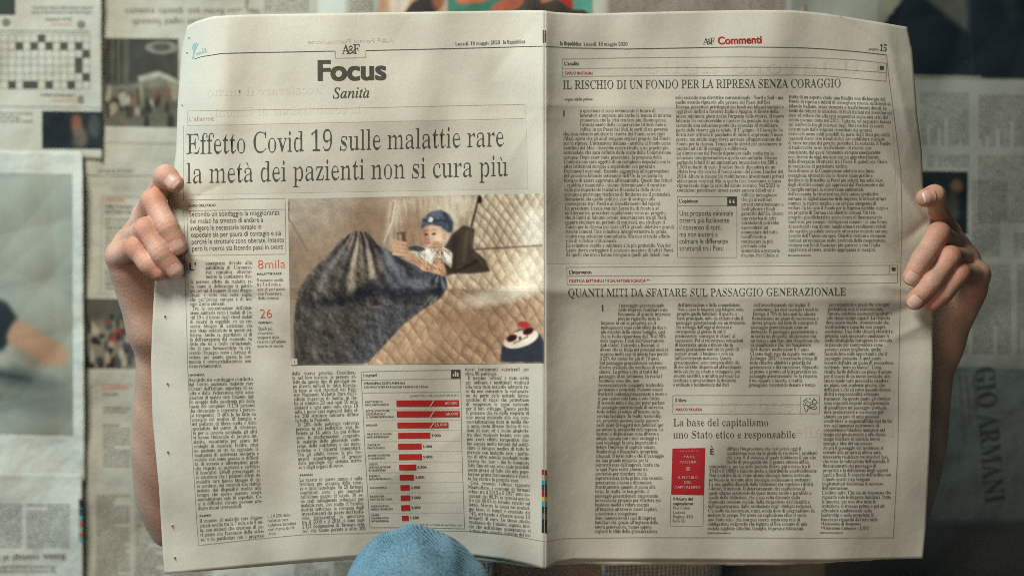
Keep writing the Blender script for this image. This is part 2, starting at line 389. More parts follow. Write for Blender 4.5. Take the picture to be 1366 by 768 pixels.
ST = Style('S', 0, 8, thin=.035, wmin=.030); STh = Style('S', 0, 8, thin=.03); SB = Style('S', 0, 3); SBody = Style('S', 0, 2, thin=.022, wmin=.05); SI = Style('I', .004, 4); SIb = Style('I', .010, 1)
NR = Style('N', -.013, 4); NN = Style('N', -.007, 3); NB = Style('B', 0, 3, ((.017, 0), (-.017, 0), (0, .008), (0, -.008))); NH = Style('B', .012, 8, ((.024, .01), (-.024, .01), (.024, -.01), (-.024, -.01), (0, 0))); NS = Style('B', 0, 2, ((.010, 0), (-.010, 0))); NC = Style('B', .012, 6, ((.020, 0), (-.020, 0), (.014, 0), (-.014, 0), (0, .01), (0, -.008)))
def ink(): return Ink(depth)
def block(lines, L, slope, wid, cap=4.8, st=SBody, just=False, name='text_column', m=M_body, first=0, right=None):
    """L: [(y, x)...] left ends of first .. last baselines; slope: [(y, dy per px)]; wid: px of the widest line"""
    k = ink(); n = len(lines); y0, y1 = L[0][0], L[-1][0]
    lx = polyf(L); sl = polyf(slope)
    mx = max(st.width(t.rstrip('|').strip()) for t in lines); r = wid / mx / (cap / st.cap)
    for i, t in enumerate(lines):
        y = y0 + (y1 - y0) * i / max(1, n - 1); x = float(lx(y)); s = float(sl(y))
        last = t.endswith('|'); t = t.rstrip('|'); ind = len(t) - len(t.lstrip()); t = t.strip(); xo = ind * 3.2
        a = (x + xo, y + s * xo)
        R = (float(polyf(right)(y)) if right else x + wid)
        b = (R, y + s * (R - x))
        u = np.array([1, s]) / math.hypot(1, s); up = (0.0, -1.0)
        if just and not last: k.text(st, t, a, b, cap=cap, just=True, ratio=r * .97, up=up)
        else: k.text(st, t, a, (a[0] + st.width(t) * cap / st.cap * r, a[1] + s * st.width(t) * cap / st.cap * r), cap=cap, up=up)
    return k.make(name, m, news)
def one(name, st, t, a, b, cap, m, up=None, track=0):
    k = ink(); k.text(st, t, a, b, cap, up=up, track=track)
    if name == 'reverse_print': k.eps = .00009
    return k.make(name, m, news)
LN = lambda s: [q for q in s.strip('\n').split('\n')]
# ------------------------------------------------------------------ left page print
k = ink()
k.line([(259, 79), (268, 76), (296, 71.5), (340, 70.2), (400, 69.3), (447, 68.2)], .8); k.line([(488, 67.6), (560, 66), (650, 63.8), (700, 62.4), (724, 61.8)], .8)
k.line([(447, 68), (447.6, 78), (487.6, 77), (488, 67.4)], .35); k.make('header_rule', M_ink, news)
k = ink(); k.text(STh, 'A', (456, 72.2), (466.8, 72), 12.5); k.text(STh, '&', (463.5, 72), (473.5, 71.7), 11); k.text(STh, 'F', (470.5, 71.8), (480, 71.6), 12.5); k.make('section_logo', M_ink, news)
k = ink(); k.text(NH, 'Focus', (422, 107.3), (515.5, 105.9), 26.5, up=(0, -1)); k.make('section_title', M_ink, news)
k = ink(); k.text(SI, 'Sanità', (444, 131.3), (494, 130.2), 14); k.make('section_subtitle', M_ink, news)
k = ink(); k.text(SBody, 'Lunedì, 18 maggio 2020', (607, 61), (667, 59), 4.7); k.text(SB, 'la Repubblica', (671, 58.9), (700.5, 58), 5.2); k.make('date_line', M_ink, news)
k = ink(); k.text(SI, 'pagina', (262, 73.5), (271, 71), 3.6); k.text(SB, '14', (270, 71.5), (276, 70), 6.5)
k.quad((256.2, 78.5), (258.2, 66), (261.5, 59), (258.2, 77)); k.quad((255.5, 66), (257.5, 59), (262.5, 57), (259, 66)); k.line([(256, 79), (259, 70), (264.5, 57.5)], .7); k.make('page_number', M_blue, news)  # page number print; its pale blue and the quill smear paint a reflected highlight
k = ink(); k.line([(250, 167.6), (250, 148), (400, 145.5), (560, 142), (700, 139), (700.4, 158), (560, 161), (400, 164.5), (250, 167.6)], .45)
k.make('kicker_box', M_faint, news)
k = ink(); k.text(NR, "L'allarme", (252, 162.2), (285.5, 161), 6.3); k.make('kicker', M_orange, news)
k = ink(); k.text(ST, 'Effetto Covid 19 sulle malattie rare', (247.6, 206), (672.3, 195.2), 27.2, up=(0, -1)); k.text(ST, 'la metà dei pazienti non si cura più', (247.6, 244.8), (677.6, 234.7), 27.2, up=(0, -1)); k.make('headline', M_ink, news)
k = ink(); k.line([(245, 168), (245, 260), (246, 350), (249, 440), (250.5, 499), (256, 592), (262, 690), (264.6, 726.8), (340, 718.5), (402, 712.6), (480, 710.7), (496, 709.8), (560, 707), (625, 707.6), (680, 713), (727, 722)], .45)
k.make('page_rule', M_grey, news)
k = ink(); k.line([(249.3, 267), (315, 265.5), (380, 264.5), (380.8, 300), (381.3, 338.7), (315, 339.8), (251, 340.7), (249.6, 300), (249.3, 267)], .4); k.line([(249.5, 281), (380, 279)], .4)
k.make('summary_box', M_grey, news)
k = ink(); k.text(NB, "LUIGI DELL'OLIO", (252, 276), (287.5, 275), 3.2); k.make('byline', M_ink, news)
k = ink()
for i, (t, r) in enumerate((("Secondo un sondaggio la maggioranza", 373), ("dei malati ha smesso di andare a", 351), ("svolgere le necessarie terapie in", 348.6), ("ospedale sia per paura di contagio e sia", 375), ("perché le strutture sono oberate. Intanto", 379), ("però la ricerca sta facendo passi in avanti", 378))):
    y = 289 + i * 9.13; x = 252 + i * .8; k.text(NN, t, (x, y), (r, y - .022 * (r - x)), 6.9)
k.make('summary_text', M_ink, news)
k = ink(); k.text(NB, "L'", (252, 360.4), (262, 360), 9.6); k.make('drop_capital', M_ink, news)
block(["emergenza dovuta alla", "pandemia di Coronavi-", "rus complica ulterior-", "mente la condizione del-"], [(353, 274), (371, 274)], [(353, -.012)], 62, just=True)
block(LN("""
le persone affette da malattie ra-
re, come si definiscono le patolo-
gie per cui il numero di casi diagno-
sticati è sotto una certa soglia,
che nell'Unione europea è di uno
ogni 2 mila abitanti.|
 Tra la concentrazione dell'atten-
zione sanitaria verso i malati di Co-
vid 19 e il timore degli stessi malati
di recarsi in ospedale, c'è un cre-
scente bisogno di assistenza che
non viene soddisfatto in queste set-
timane. Anche se, guardando al di
là dell'emergenza del momento, va
detto che sia a livello istituzionale,
che di case farmaceutiche va cre-
scendo l'impegno verso i farmaci di
settore, per quanto spesso la loro
nascita e commercializzazione non
siano remunerativi.|"""), [(378, 254), (400, 253.5), (440, 253.5), (490, 251.5)], [(378, -.012)], 83, just=True)
M_or = mat('orange_red_ink', lin(205, 92, 66), .8, .15); one('key_figure', NR, '8mila', (343.4, 358.4), (381, 357), 11.4, M_or); one('key_figure', NR, '26', (346, 424), (363.5, 423.4), 11.6, M_or)
one('side_heading', NB, 'MALATTIE RARE', (342.7, 366.8), (375.5, 365.9), 2.7, M_ink); one('side_heading', NB, 'FARMACI', (344.6, 431.6), (363.3, 431.2), 2.7, M_ink)
k = ink()
for t, x, y, r in (("Il numero oscilla", 342.6, 375.4, 378), ("fra 7 e 8 mila e", 342.8, 381.4, 374.4), ("sale di pari passo", 343, 387.4, 380.6), ("con l'avanzare", 343.6, 393.4, 375.4), ("della scienza", 344, 399.4, 371.7),
    ("Quelli più", 344, 440, 363.3), ("innovativi", 343.5, 445.8, 364.6), ("scoperti dalla", 343.2, 451.6, 372.3), ("ricerca nell'ultimo", 343, 457.4, 381.7), ("quarto di secolo", 343, 463.2, 378.5),
    ("(…) Il 20% delle".replace('…', '...'), 356.8, 690, 387), ("malattie rare", 357, 695.8, 384.7), ("colpisce bambini", 357.3, 701.6, 394.8), ("con meno di 14", 357.7, 707.4, 392), ("anni", 358.3, 713, 367.8)):
    if t in ('Quelli più', '(...) Il 20% delle'): k.make('side_note', M_body, news); k = ink()
    s = -.012 if y < 600 else -.07; k.text(NN, t, (x, y), (r, y + s * (r - x)), 4.2)
k.make('side_note', M_body, news)
for t, a, b in (("L'INCHIESTA", (251.2, 501.2), (272.6, 500.8)), ("I NUMERI", (265, 689), (281.8, 687.8)), ("I FARMACI", (398.3, 634.8), (417, 633.8))): one('crosshead', NB, t, a, b, 2.6, M_ink)
block(LN("""
Secondo un sondaggio condotto
dal Centro nazionale malattie rare
(Cnmr) dell'Istituto superiore di sa-
nità e dalla Federazione delle asso-
ciazioni di malati rare Uniamo, dal-
lo scoppio della pandemia più della
metà del campione (1.174 persone)
ha rinunciato o interrotto i percor-
si terapeutici. Il 46% lo ha fatto su
consiglio del medico di famiglia o
del pediatra di libera scelta o dello
specialista del centro di riferimen-
to per la propria patologia, gli altri
vi hanno rinunciato di propria ini-
ziativa, soprattutto per paura del
contagio in ospedale. Inoltre, circa
un paziente su tre ha segnalato la
mancanza di assistenza sanitaria e
sociale, così come pesano le difficol-
tà di accesso a informazioni prati-
che rispetto ai permessi e certifica-
ti lavorativi. Livelli preoccupanti se
si considera che i pazienti affetti da
malattie rare hanno bisogno di cu-
re continue, dai controlli alla riabili-
tazione, dai dispositivi medici alle
terapie che spesso possono essere
somministrate solo in ospedale. Co-
sì le difficoltà rilevate possono pro-
durre danni irreversibili.|"""), [(508.5, 251.2), (600, 258.6), (679.5, 264)], [(508, -.017), (600, -.03), (679, -.05)], 86, just=True)
block(["Il numero di malattie rare diagno-", "sticate oscilla tra le 7 mila e le 8 mi-", "la, con numeri che crescono di pa-", "ri passo con l'avanzare della scien-", "za, e in particolare con i progressi"], [(696.6, 265.8), (721, 267.5)], [(697, -.063)], 85, just=True)
block(LN("""
della ricerca genetica. Considera-
te nel loro insieme, le persone af-
fette da questo tipo di patologie so-
no diversi milioni in tutta Europa.
In base ai dati riportati dal Regi-
stro Nazionale Malattie Rare dell'I-
stituto Superiore di Sanità, in Ita-
lia si stimano 20 casi ogni 10 mila
abitanti e ogni anno sono circa 19
mila i nuovi casi segnalati dalle ol-
tre 200 strutture sanitarie diffuse
in tutta la Penisola.|
 Il 20% delle patologie coinvolge
persone in età pediatrica (cioè in-
feriore ai 14 anni). Le più diffuse
sono le malformazioni congenite,
le malattie delle ghiandole endo-
crine, della nutrizione o del meta-
bolismo e i disturbi immunitari.
Tra gli adulti, invece, le più fre-
quenti appartengono al gruppo
delle patologie del sistema nervo-
so e degli organi di senso.|"""), [(500, 389.3), (625.2, 398)], [(500, -.02), (625, -.05)], 85, just=True)
block(LN("""
La ricerca in questo campo è sulla
frontiera più avanzata della scien-
za e della tecnologia. Su 26 farmaci
considerati come i più innovativi
nell'ultimo quarto di secolo, 10 so-
no stati inizialmente sviluppati per
malattie rare. Uno studio di Farmin-
dustria sottolinea la rilevanza degli
investimenti da parte dell'indu-
stria farmaceutica in quest'area:
tra il 2000 e il 2018 ci sono state
2.121 designazioni di "farmaco orfa-
no", che hanno portato a oltre 160"""), [(641.7, 399), (709.5, 403.4)], [(641, -.028), (710, -.045)], 84, just=True)
block(LN("""
nuovi trattamenti autorizzati per
circa 90 patologie.|
 Il termine "orfano" è stato scelto
per indicare i medicinali destinati
alla cura delle malattie talmente ra-
re da non consentire la realizzazio-
ne, da parte delle aziende farma-
ceutiche, di ricavi che permettano
di recuperare le spese sostenute
per il loro sviluppo. Questo perché
il processo che va dalla scoperta di
una nuova molecola alla sua com-
mercializzazione dura in media die-
ci anni, costa diverse decine di mi-
lioni di euro ed è molto aleatorio:
tra dieci molecole testate, solo una
può avere effetto terapeutico. Sia-
mo ancora molto lontani dal soddi-
sfare il bisogno medico di tutte le
persone con malattie rare - parlia-
mo di oltre seimila patologie molto
diverse tra loro - ma le conquiste
fatte fino ad ora sono state possibili
anche grazie al fatto che una popo-
lazione prima frammentata è riusci-
ta far sentire la propria voce.|
 Così, secondo l'ultimo rapporto
MonitoRare, i consumi di farmaci
orfani tra il 2013 e il 2017 sono au-
mentati del 90,3% in termini assolu-
ti e del 66,6% in termini relativi sul
totale. Mentre la spesa nel medesi-
mo lasso di tempo è cresciuta del
74%, arrivando a sfiorare quota 1,6
miliardi di euro. Lo stesso studio,
realizzato da Uniamo, segnala inol-
tre che nell'ultimo quinquennio vi
è stata una crescita costante del nu-"""), [(494.3, 620.2), (599, 622.8), (709, 626)], [(494, 0), (570, .005), (620, .035), (709, .08)], 85, right=[(494, 705.6), (600, 705.4), (709, 708)], just=True)
# ---- bar chart
chart = ink()
chart.line([(481.4, 495.4), (550, 494), (614, 492.6), (614.7, 522), (616, 600), (619.5, 704.5), (560, 703), (493.3, 702.8), (487, 605.6), (481.4, 495.4)], .5)
chart.line([(482, 506.6), (614.4, 504.4)], .4); chart.line([(483, 523.7), (614.7, 522)], .4)
rows = [546, 560.5, 574, 588.5, 602, 616, 630, 643.5, 657, 670.5, 684]
for i, y in enumerate(rows): chart.line([(487 + i * .8, y), (615 + i * .4, y - .8)], .22)
chart_o = chart.make('bar_chart', M_grey, news, 'bar chart of yearly costs in a thin ruled box with red bars')
k = ink(); k.quad((601.5, 492.9), (614, 492.6), (614, 504.3), (601.6, 504.6)); o = k.make('chart_icon', M_ink, chart_o)
k = Ink(depth, .0007); k.rect(604, 498.5, 606, 502); k.rect(606.8, 495, 608.8, 502); k.rect(609.6, 497, 611.6, 502); k.make('chart_icon_bar', M_knock, chart_o)
bars = [(528.7, 612, 533.3, 541.9, '60.000'), (529, 613, 547.7, 556.2, '60.000'), (530, 598, 562.8, 570.7, '25.000'), (531, 573.8, 576.7, 584.6, '7.000'), (531, 562.2, 591, 599.2, '5.000'), (532, 562.8, 605, 613, '5.000'),
        (532.3, 555, 619, 626.8, '3.500'), (533, 552, 632.5, 640.3, '3.000'), (534, 546.4, 646.3, 653.8, '2.000'), (534.4, 547, 660, 667.3, '2.000'), (535, 547, 673, 680.6, '2.000'), (536, 545, 687, 694, '1.500')]
kv, kw = ink(), Ink(depth, .0007)
for i, (x0, x1, y0, y1, t) in enumerate(bars):
    k = ink(); k.quad((x0, y0 + .3), (x1, y0), (x1 + .2, y1 - .3), (x0 + .2, y1)); k.make('bar', M_red, chart_o)
    if i < 3:
        kw.line([(573.5, y1 + .5), (579.5, y0 - .5)], 1.1); kw.text(NS, t, (x1 - 18.5, y1 - 2.6), (x1 - 1.6, y1 - 2.8), 3.8)
    else: kv.text(NB, t, (x1 + 1.4, y1 - 2.6), (x1 + 14, y1 - 2.8), 3.2)
kw.make('white_figure', M_knock, chart_o)
labs = ["ADATTAMENTO/DELL'ABITAZIONE", "RETTA STRUTTURE/RESIDENZIALI/O SEMIRESIDENZIALI", "BADANTE", "PROTESI E AUSILI/NON RIMBORSATI", "SUPPORTO/PSICOLOGICO", "RIABILITAZIONE/A DOMICILIO", "VISITE/SPECIALISTICHE/INTRAMOENIA", "FARMACI/NON RIMBORSATI", "PARAFARMACI", "ESAMI PER/MOTIVI DI CURA", "DISPOSITIVI/MEDICI MONOUSO", "ESAMI/DIAGNOSTICI/INTRAMOENIA"]
for i, L in enumerate(labs):
    b = bars[i]; q = L.split('/'); yc = (b[2] + b[3]) / 2 + 1.3
    for j, t in enumerate(q):
        x = 487 + i * .75; y = yc + (j - (len(q) - 1) / 2) * 4.0; wd = len(t) * 2.12
        kv.text(NS, t, (x, y), (x + wd, y - .02 * wd), 2.6)
kv.text(NB, 'I numeri', (484.6, 502.6), (503, 501.8), 4.6); kv.text(NB, 'I PRINCIPALI COSTI ANNUALI', (485.3, 512.5), (540, 511.8), 3.0)
kv.text(NS, 'DEI PRIVATI PER PATOLOGIE CRONICHE E RARE', (485.7, 517.4), (571, 516.5), 2.7); kv.text(NN, 'QUESITI MULTIPLI SU DATI, IN EURO', (546, 528.8), (612, 528), 2.3)
kv.text(NN, 'FONTE: CITTADINANZATTIVA, 2019', (560, 700.2), (617, 701.4), 2.3)
kv.make('chart_text', M_ink, chart_o)
# ---- colour control strip printed on the fold
k = None
for i, (y0, y1, rgb) in enumerate(((626, 633, (160, 52, 46)), (633, 640, (178, 160, 120)), (640, 646, (40, 140, 165)), (646, 653, (40, 70, 75)), (653, 662, (150, 38, 42)), (662, 668, (200, 165, 60)), (668, 675, (40, 150, 175)), (675, 684, (50, 54, 50)), (684, 692, (95, 97, 88)), (692, 710, (48, 50, 46)))):
    k = ink(); k.rect(722.5, y0, 725.9, y1, nu=3); k.rect(727.0, y0 + .5, 729.4, y1 + .5, nu=3); k.make('colour_patch', flatmat('strip_ink', rgb), news)
k = ink(); k.rect(723.8, 40.5, 726, 57, nu=3); k.rect(727, 40.5, 728, 57, nu=3); k.make('fold_mark', M_ink, news)
# ---- ghost print from the reverse
k = Ink(depth, .00013); k.quad((247, 170), (702, 160), (704, 252), (247, 260), 150, 40); k.make('reverse_panel', M_panel, news)
for st_, t, a, b, c in ((ST, 'accelerare il turno', (430, 125), (276, 129), 11.5), (ST, 'la commissione di Unioni', (482, 151), (286, 156), 11.5), (NB, 'A&F Focus Formazione', (525, 57), (410, 59), 6)): one('reverse_print', st_, t, a, b, c, M_ghost, up=(0, -1))
# ---- pin pricks torn in the margin
def prick(x, y, r=1.6):
    n = 9; a = np.arange(n) / n * 2 * math.pi; d0 = float(depth(x, y)) - .0002
    ring = [P(x + r * math.cos(t) * 1.3, y + r * math.sin(t), d0) for t in a]; r2 = [P(x + .5 * r * math.cos(t + .2), y + .5 * r * math.sin(t + .2), d0 - .0016 * (1.1 + math.cos(t - .6))) for t in a]
    V = np.array(ring + r2); F = [[i, (i + 1) % n, n + (i + 1) % n, n + i] for i in range(n)]
    link('torn_pinhole', mesh('torn_pinhole', V, F, True), news, [M_paper])
    kk = Ink(depth, .0003); kk.disc(x, y, r * .55, r * .4, 7); kk.make('pinhole', M_ink, news)
for x, y in ((219.5, 421), (223, 511), (223.5, 602), (229.5, 700), (233, 743), (251.5, 50), (249, 70), (242.5, 140)): prick(x, y, 1.5 if y > 200 else .9)
# ---- the printed photograph: a child on a quilted sofa under a blanket, looking at a phone
p = Pic(10, 25, 1068, 727, 480, 320, (176, 160, 136))
n1, n2 = p.noise(90, 1), p.noise(26, 2)
p.put(p.blur((p.X < 430).astype(float), 60), (172, 160, 140)); p.put(p.ell(230, 330, 270, 190, -20, 1.2), (150, 118, 90), .7); p.put(p.ell(360, 130, 110, 110, 0, 1.4), (150, 112, 84), .45)
p.put(p.poly([(10, 130), (80, 250), (160, 290), (60, 420), (10, 430)], 14), (142, 118, 96), .6); p.put(p.seg(20, 120, 90, 250, 2, 2, 4), (104, 88, 74), .8)
pil = p.poly([(432, 40), (790, 25), (770, 160), (690, 270), (400, 230)], 6); p.put(pil, (188, 170, 142)); ple = p.noise(20, 41, .5, 3.0)
p.put(pil * np.clip((ple - .5) * 6, 0, 1), (216, 204, 182), .35); p.put(pil * np.clip((.47 - ple) * 7, 0, 1), (140, 114, 90), .4); p.put(pil * p.ell(520, 180, 60, 90, 20, 1), (140, 100, 72), .55); p.put(pil * p.ell(720, 70, 70, 50, 0, 1), (216, 204, 182), .5)
p.put(p.seg(455, 45, 440, 130, 4, 3, 5) + p.seg(440, 130, 405, 215, 3, 3, 5), (228, 212, 188), .8); p.put(p.seg(447, 50, 430, 135, 2, 2, 5), (128, 96, 70), .7)
q = p.poly([(800, 25), (1068, 25), (1068, 255), (780, 250), (775, 160)], 2); p.put(q, (190, 172, 144))
def quilt(mask, ang1, ang2, pit, warp, dark, light, a):
    wx = p.X + 9 * np.sin(p.Y / 47.) + (p.noise(120, 51) - .5) * warp; wy = p.Y + 7 * np.sin(p.X / 61.) + (p.noise(120, 52) - .5) * warp
    U = (wx * math.cos(ang1) + wy * math.sin(ang1)) / pit; V = (wx * math.cos(ang2) + wy * math.sin(ang2)) / pit
    u, v = U % 1, V % 1; puff = np.sin(math.pi * u) ** .5 * np.sin(math.pi * v) ** .5
    p.put(mask * np.clip(puff * 1.2 - .35, 0, 1), light, a * .55); p.put(mask * np.clip(1 - puff * 2.1, 0, 1), dark, a * .6)
    g_ = puff + (p.noise(30, 77) - .5) * 1.3; gx, gy = np.gradient(g_, axis=1), np.gradient(g_, axis=0); sh = 1 + .30 * np.clip((gx * 1.0 - gy * .6) * -3.2, -1, 1); p.C = p.C * (1 + (sh[..., None] - 1) * mask[..., None])
quilt(q, .58, 2.56, 34, 26, (134, 112, 84), (216, 202, 176), .75); p.put(p.ell(1050, 200, 90, 120, 0, 1) * q, (236, 228, 210), .6)
bed = p.poly([(660, 370), (770, 255), (1068, 250), (1068, 727), (300, 727), (420, 560), (560, 480)], 3)
p.put(bed, (182, 146, 112)); p.put(bed * p.blur((p.Y < 420).astype(float), 50), (204, 184, 154), .85)
quilt(bed * (p.Y > 415), .62, 2.42, 47, 46, (128, 98, 72), (206, 176, 144), .55); quilt(bed * (p.Y <= 415), .62, 2.50, 40, 36, (150, 126, 98), (222, 208, 182), .6)
yy = np.clip((p.Y - 250) / 477, 0, 1)
p.put(p.ell(900, 440, 170, 34, -12, .8) * bed, (234, 224, 202), .85); p.put(p.ell(1010, 330, 90, 60, -20, 1) * bed, (230, 220, 198), .55); p.put(p.ell(600, 640, 220, 60, -25, 1) * bed, (210, 174, 138), .35); p.put(p.ell(720, 540, 120, 40, 20, 1) * bed, (150, 112, 80), .4)
p.put(p.seg(770, 252, 1060, 240, 3, 3, 6), (92, 74, 58), .8); p.put(p.seg(800, 30, 768, 155, 3, 3, 4), (50, 34, 28)); p.put(p.ell(803, 45, 8, 16), (40, 28, 24))
p.put(p.poly([(655, 360), (650, 250), (690, 185), (735, 150), (780, 165), (772, 250), (825, 295), (845, 345), (760, 352), (700, 350)], 3), (74, 62, 50)); p.put(p.seg(700, 200, 690, 330, 14, 10, 26), (46, 40, 34), .8); p.put(p.seg(750, 180, 735, 300, 8, 6, 16), (112, 98, 80), .7); p.put(p.seg(790, 300, 700, 345, 6, 5, 10), (40, 34, 30), .8); p.put(p.seg(765, 170, 770, 250, 4, 4, 8), (104, 90, 72), .7); p.put(p.seg(780, 270, 820, 320, 6, 4, 10), (96, 82, 66), .6)
bl = p.poly([(28, 727), (26, 560), (45, 410), (90, 345), (180, 255), (235, 195), (285, 167), (330, 172), (375, 215), (430, 258), (500, 300), (590, 335), (658, 365), (666, 410), (640, 450), (560, 500), (480, 560), (400, 645), (330, 720)], 2)
p.put(bl, (96, 90, 84))
p.put(bl * p.blur((p.Y > 450).astype(float), 12), (84, 80, 76)); p.put(bl * p.poly([(380, 215), (520, 300), (660, 360), (668, 420), (600, 440), (430, 430), (390, 330)], 14), (80, 84, 92), .9)
p.put(bl * p.poly([(268, 215), (300, 200), (410, 330), (340, 380), (245, 437)], 7), (150, 136, 118), .8)
p.put(bl * p.poly([(400, 470), (560, 460), (620, 462), (500, 540), (380, 650), (330, 727), (180, 727), (320, 560)], 16), (72, 74, 82), .7); p.put(bl * p.ell(140, 620, 130, 110, 0, 1), (88, 84, 74), .6)
def folds(mask, amt, terms, noise_s, seed):
    hgt = (p.noise(noise_s, seed) - .5) * 2.2
    for (cx, cy, fr, ph, am) in terms:
        an = np.arctan2(p.Y - cy, p.X - cx); rd = np.hypot(p.X - cx, p.Y - cy); hgt = hgt + am * np.sin(an * fr + ph + 1.1 * np.sin(rd / 55.) + (p.noise(80, seed + 3) - .5) * 3)
    gx, gy = np.gradient(hgt, axis=1), np.gradient(hgt, axis=0); sh = 1 + amt * np.clip((gx * .9 - gy * .5) * 9, -1, 1)
    p.C = p.C * (1 + (sh[..., None] - 1) * mask[..., None])
folds(bl * (p.Y < 480), .42, [(300, 120, 17, 0, .50), (300, 120, 31, 1, .26), (640, 330, 13, 2, .30)], 70, 61); folds(bl * (p.Y > 420), .38, [(650, 400, 19, 0, .35), (650, 400, 37, 2, .2)], 46, 67)
p.put(bl * p.poly([(50, 470), (170, 440), (250, 440), (360, 365), (400, 400), (520, 425), (640, 405), (640, 440), (540, 455), (360, 450), (180, 485)], 10), (30, 34, 46), .85)
st = p.noise(9, 15); p.put(bl * np.clip((st - .5) * 5, 0, 1), (138, 134, 128), .22); p.put(bl * np.clip((.48 - st) * 5, 0, 1), (40, 42, 48), .25)
p.put(p.poly([(515, 262), (545, 235), (640, 232), (690, 265), (684, 328), (648, 300), (618, 345), (570, 330), (520, 300)], 2), (222, 214, 198)); p.put(p.ell(540, 245, 34, 12, 5), (64, 62, 66), .85); p.put(p.ell(540, 262, 30, 8, 10), (200, 190, 176), .8)
p.put(p.seg(612, 300, 600, 340, 4, 3, 8), (150, 138, 124), .7)
p.put(p.seg(505, 272, 575, 318, 15, 20, 3) + p.seg(575, 318, 650, 345, 20, 14, 3), (204, 160, 126)); p.put(p.seg(520, 292, 600, 338, 6, 6, 10), (160, 112, 84), .6); p.put(p.seg(632, 300, 650, 345, 18, 12, 3), (186, 140, 108))
p.put(p.poly([(460, 176), (494, 172), (500, 275), (468, 280)], 1), (112, 76, 56)); p.put(p.poly([(464, 182), (478, 180), (482, 270), (470, 272)], 1), (190, 172, 152), .7)
for i in range(4): p.put(p.seg(446, 212 + i * 17, 494, 222 + i * 16, 8, 7, 3), (210, 164, 130)); p.put(p.seg(446, 221 + i * 17, 490, 231 + i * 16, 1, 1, 3), (130, 84, 60), .7)
p.put(p.ell(605, 195, 45, 50, 8, .08), (216, 176, 146)); p.put(p.ell(572, 195, 16, 44, 4, .9), (165, 118, 90), .7); p.put(p.ell(628, 205, 24, 36, 0, .9), (232, 198, 168), .6); p.put(p.ell(655, 195, 9, 14), (196, 148, 118)); p.put(p.seg(622, 232, 640, 262, 18, 14, 6), (176, 130, 102), .8)
for x, y in ((580, 186), (612, 184)): p.put(p.ell(x, y, 9, 5), (96, 66, 52)); p.put(p.seg(x - 12, y - 14, x + 10, y - 17, 1.6, 1.6, 3), (120, 84, 64), .8)
p.put(p.ell(588, 206, 6, 4), (170, 112, 88)); p.put(p.ell(588, 221, 11, 3.6), (176, 98, 84)); p.put(p.ell(576, 206, 3, 14, 0, .9), (150, 104, 80), .6)
cap_ = p.poly([(560, 165), (566, 122), (598, 92), (640, 84), (676, 104), (694, 142), (686, 182), (664, 176), (640, 152), (600, 145), (572, 152)], 2)
p.put(cap_, (84, 96, 112)); p.put(cap_ * p.seg(568, 128, 660, 130, 5, 6, 8), (48, 56, 72)); p.put(cap_ * (p.noise(16, 9, 1, 1) > .55), (52, 60, 76), .6); p.put(p.poly([(586, 132), (598, 112), (612, 120), (604, 136)], 1), (220, 214, 202)); p.put(cap_ * p.seg(655, 95, 688, 170, 7, 8, 8), (44, 52, 68), .8)
p.put(p.poly([(888, 720), (890, 668), (912, 620), (960, 588), (1015, 580), (1050, 605), (1068, 640), (1068, 725)], 2), (52, 58, 68))
p.put(p.ell(972, 626, 76, 34, -17, .08), (226, 214, 192)); 
for x, y in ((934, 622), (1002, 594)): p.put(p.ell(x, y, 24, 15, -20), (172, 52, 44)); p.put(p.ell(x, y, 19, 11, -20), (36, 32, 34))
p.put(p.ell(985, 567, 24, 14, 10), (196, 52, 44)); p.put(p.ell(968, 622, 5, 7, 20), (60, 40, 38)); 
for i in range(7): p.put(p.ell(944 + i * 9, 642 - i * 4, 2, 6, 15), (70, 48, 44))
p.C = np.dstack([p.blur(p.C[..., c], 2.6) for c in range(3)]); folds(p.poly([(520, 235), (690, 235), (690, 345), (560, 335)], 4), .18, [(640, 240, 9, 0, .5)], 24, 91)
p.mul(.90 + .2 * n1); p.mul(.91 + .18 * n2); g = np.random.default_rng(3).random(p.X.shape); p.mul(.94 + .12 * g)
p.C = (p.C * .82 + p.C.mean(2, keepdims=True) * .18 - 120) * 1.08 + 119
CN = [(384, 265.3), (725.6, 258), (725.6, 484.2), (388, 486.7)]
photo = p.make('photograph', CN, depth, .00035, news, M_print, 'printed colour photograph of a child in a blue cap lying under a grey blanket with a phone')
k = Ink(depth, .0007); k.quad((388.6, 478.5), (396.5, 478.3), (396.8, 486.4), (388.8, 486.6)); k.make('picture_number_box', M_knock, photo)
k = Ink(depth, .0010); k.text(NN, '1', (391.5, 484.5), cap=4); k.make('picture_number', M_ink, photo)
k = Ink(depth, .0007); k.text(NN, 'GETTY IMAGES', (386.8, 296), (386, 268), 2.2, up=(-1, 0)); k.make('picture_credit', M_ink, photo)
# ------------------------------------------------------------------ right page print
k = Ink(depth, .00013); k.quad((729, 141), (1190, 147), (1200, 350), (729, 352), 180, 90); k.make('reverse_panel', M_panel, news)
k = ink(); k.line([(727, 62), (760, 64), (834, 65.5), (920, 64), (986.5, 62.8), (1060, 63.4), (1100.6, 65.5), (1140, 68.7), (1182.5, 73.4)], .8); k.make('header_rule', M_ink, news)
k = ink(); k.text(SB, 'la Repubblica', (746.6, 60), (775, 61.2), 5.2); k.text(SBody, 'Lunedì, 18 maggio 2020', (778, 61.2), (837, 61), 4.7); k.make('date_line', M_ink, news)
k = ink(); k.text(STh, 'A', (937.7, 59.4), (945.6, 59.4), 8.6); k.text(STh, '&', (942.3, 59.4), (949.3, 59.3), 7.6); k.text(STh, 'F', (946.8, 59.3), (953.4, 59.2), 8.6); k.make('section_logo', M_ink, news)
one('section_title', NC, 'Commenti', (957.3, 59.2), (1016.5, 57.6), 9.8, M_red)
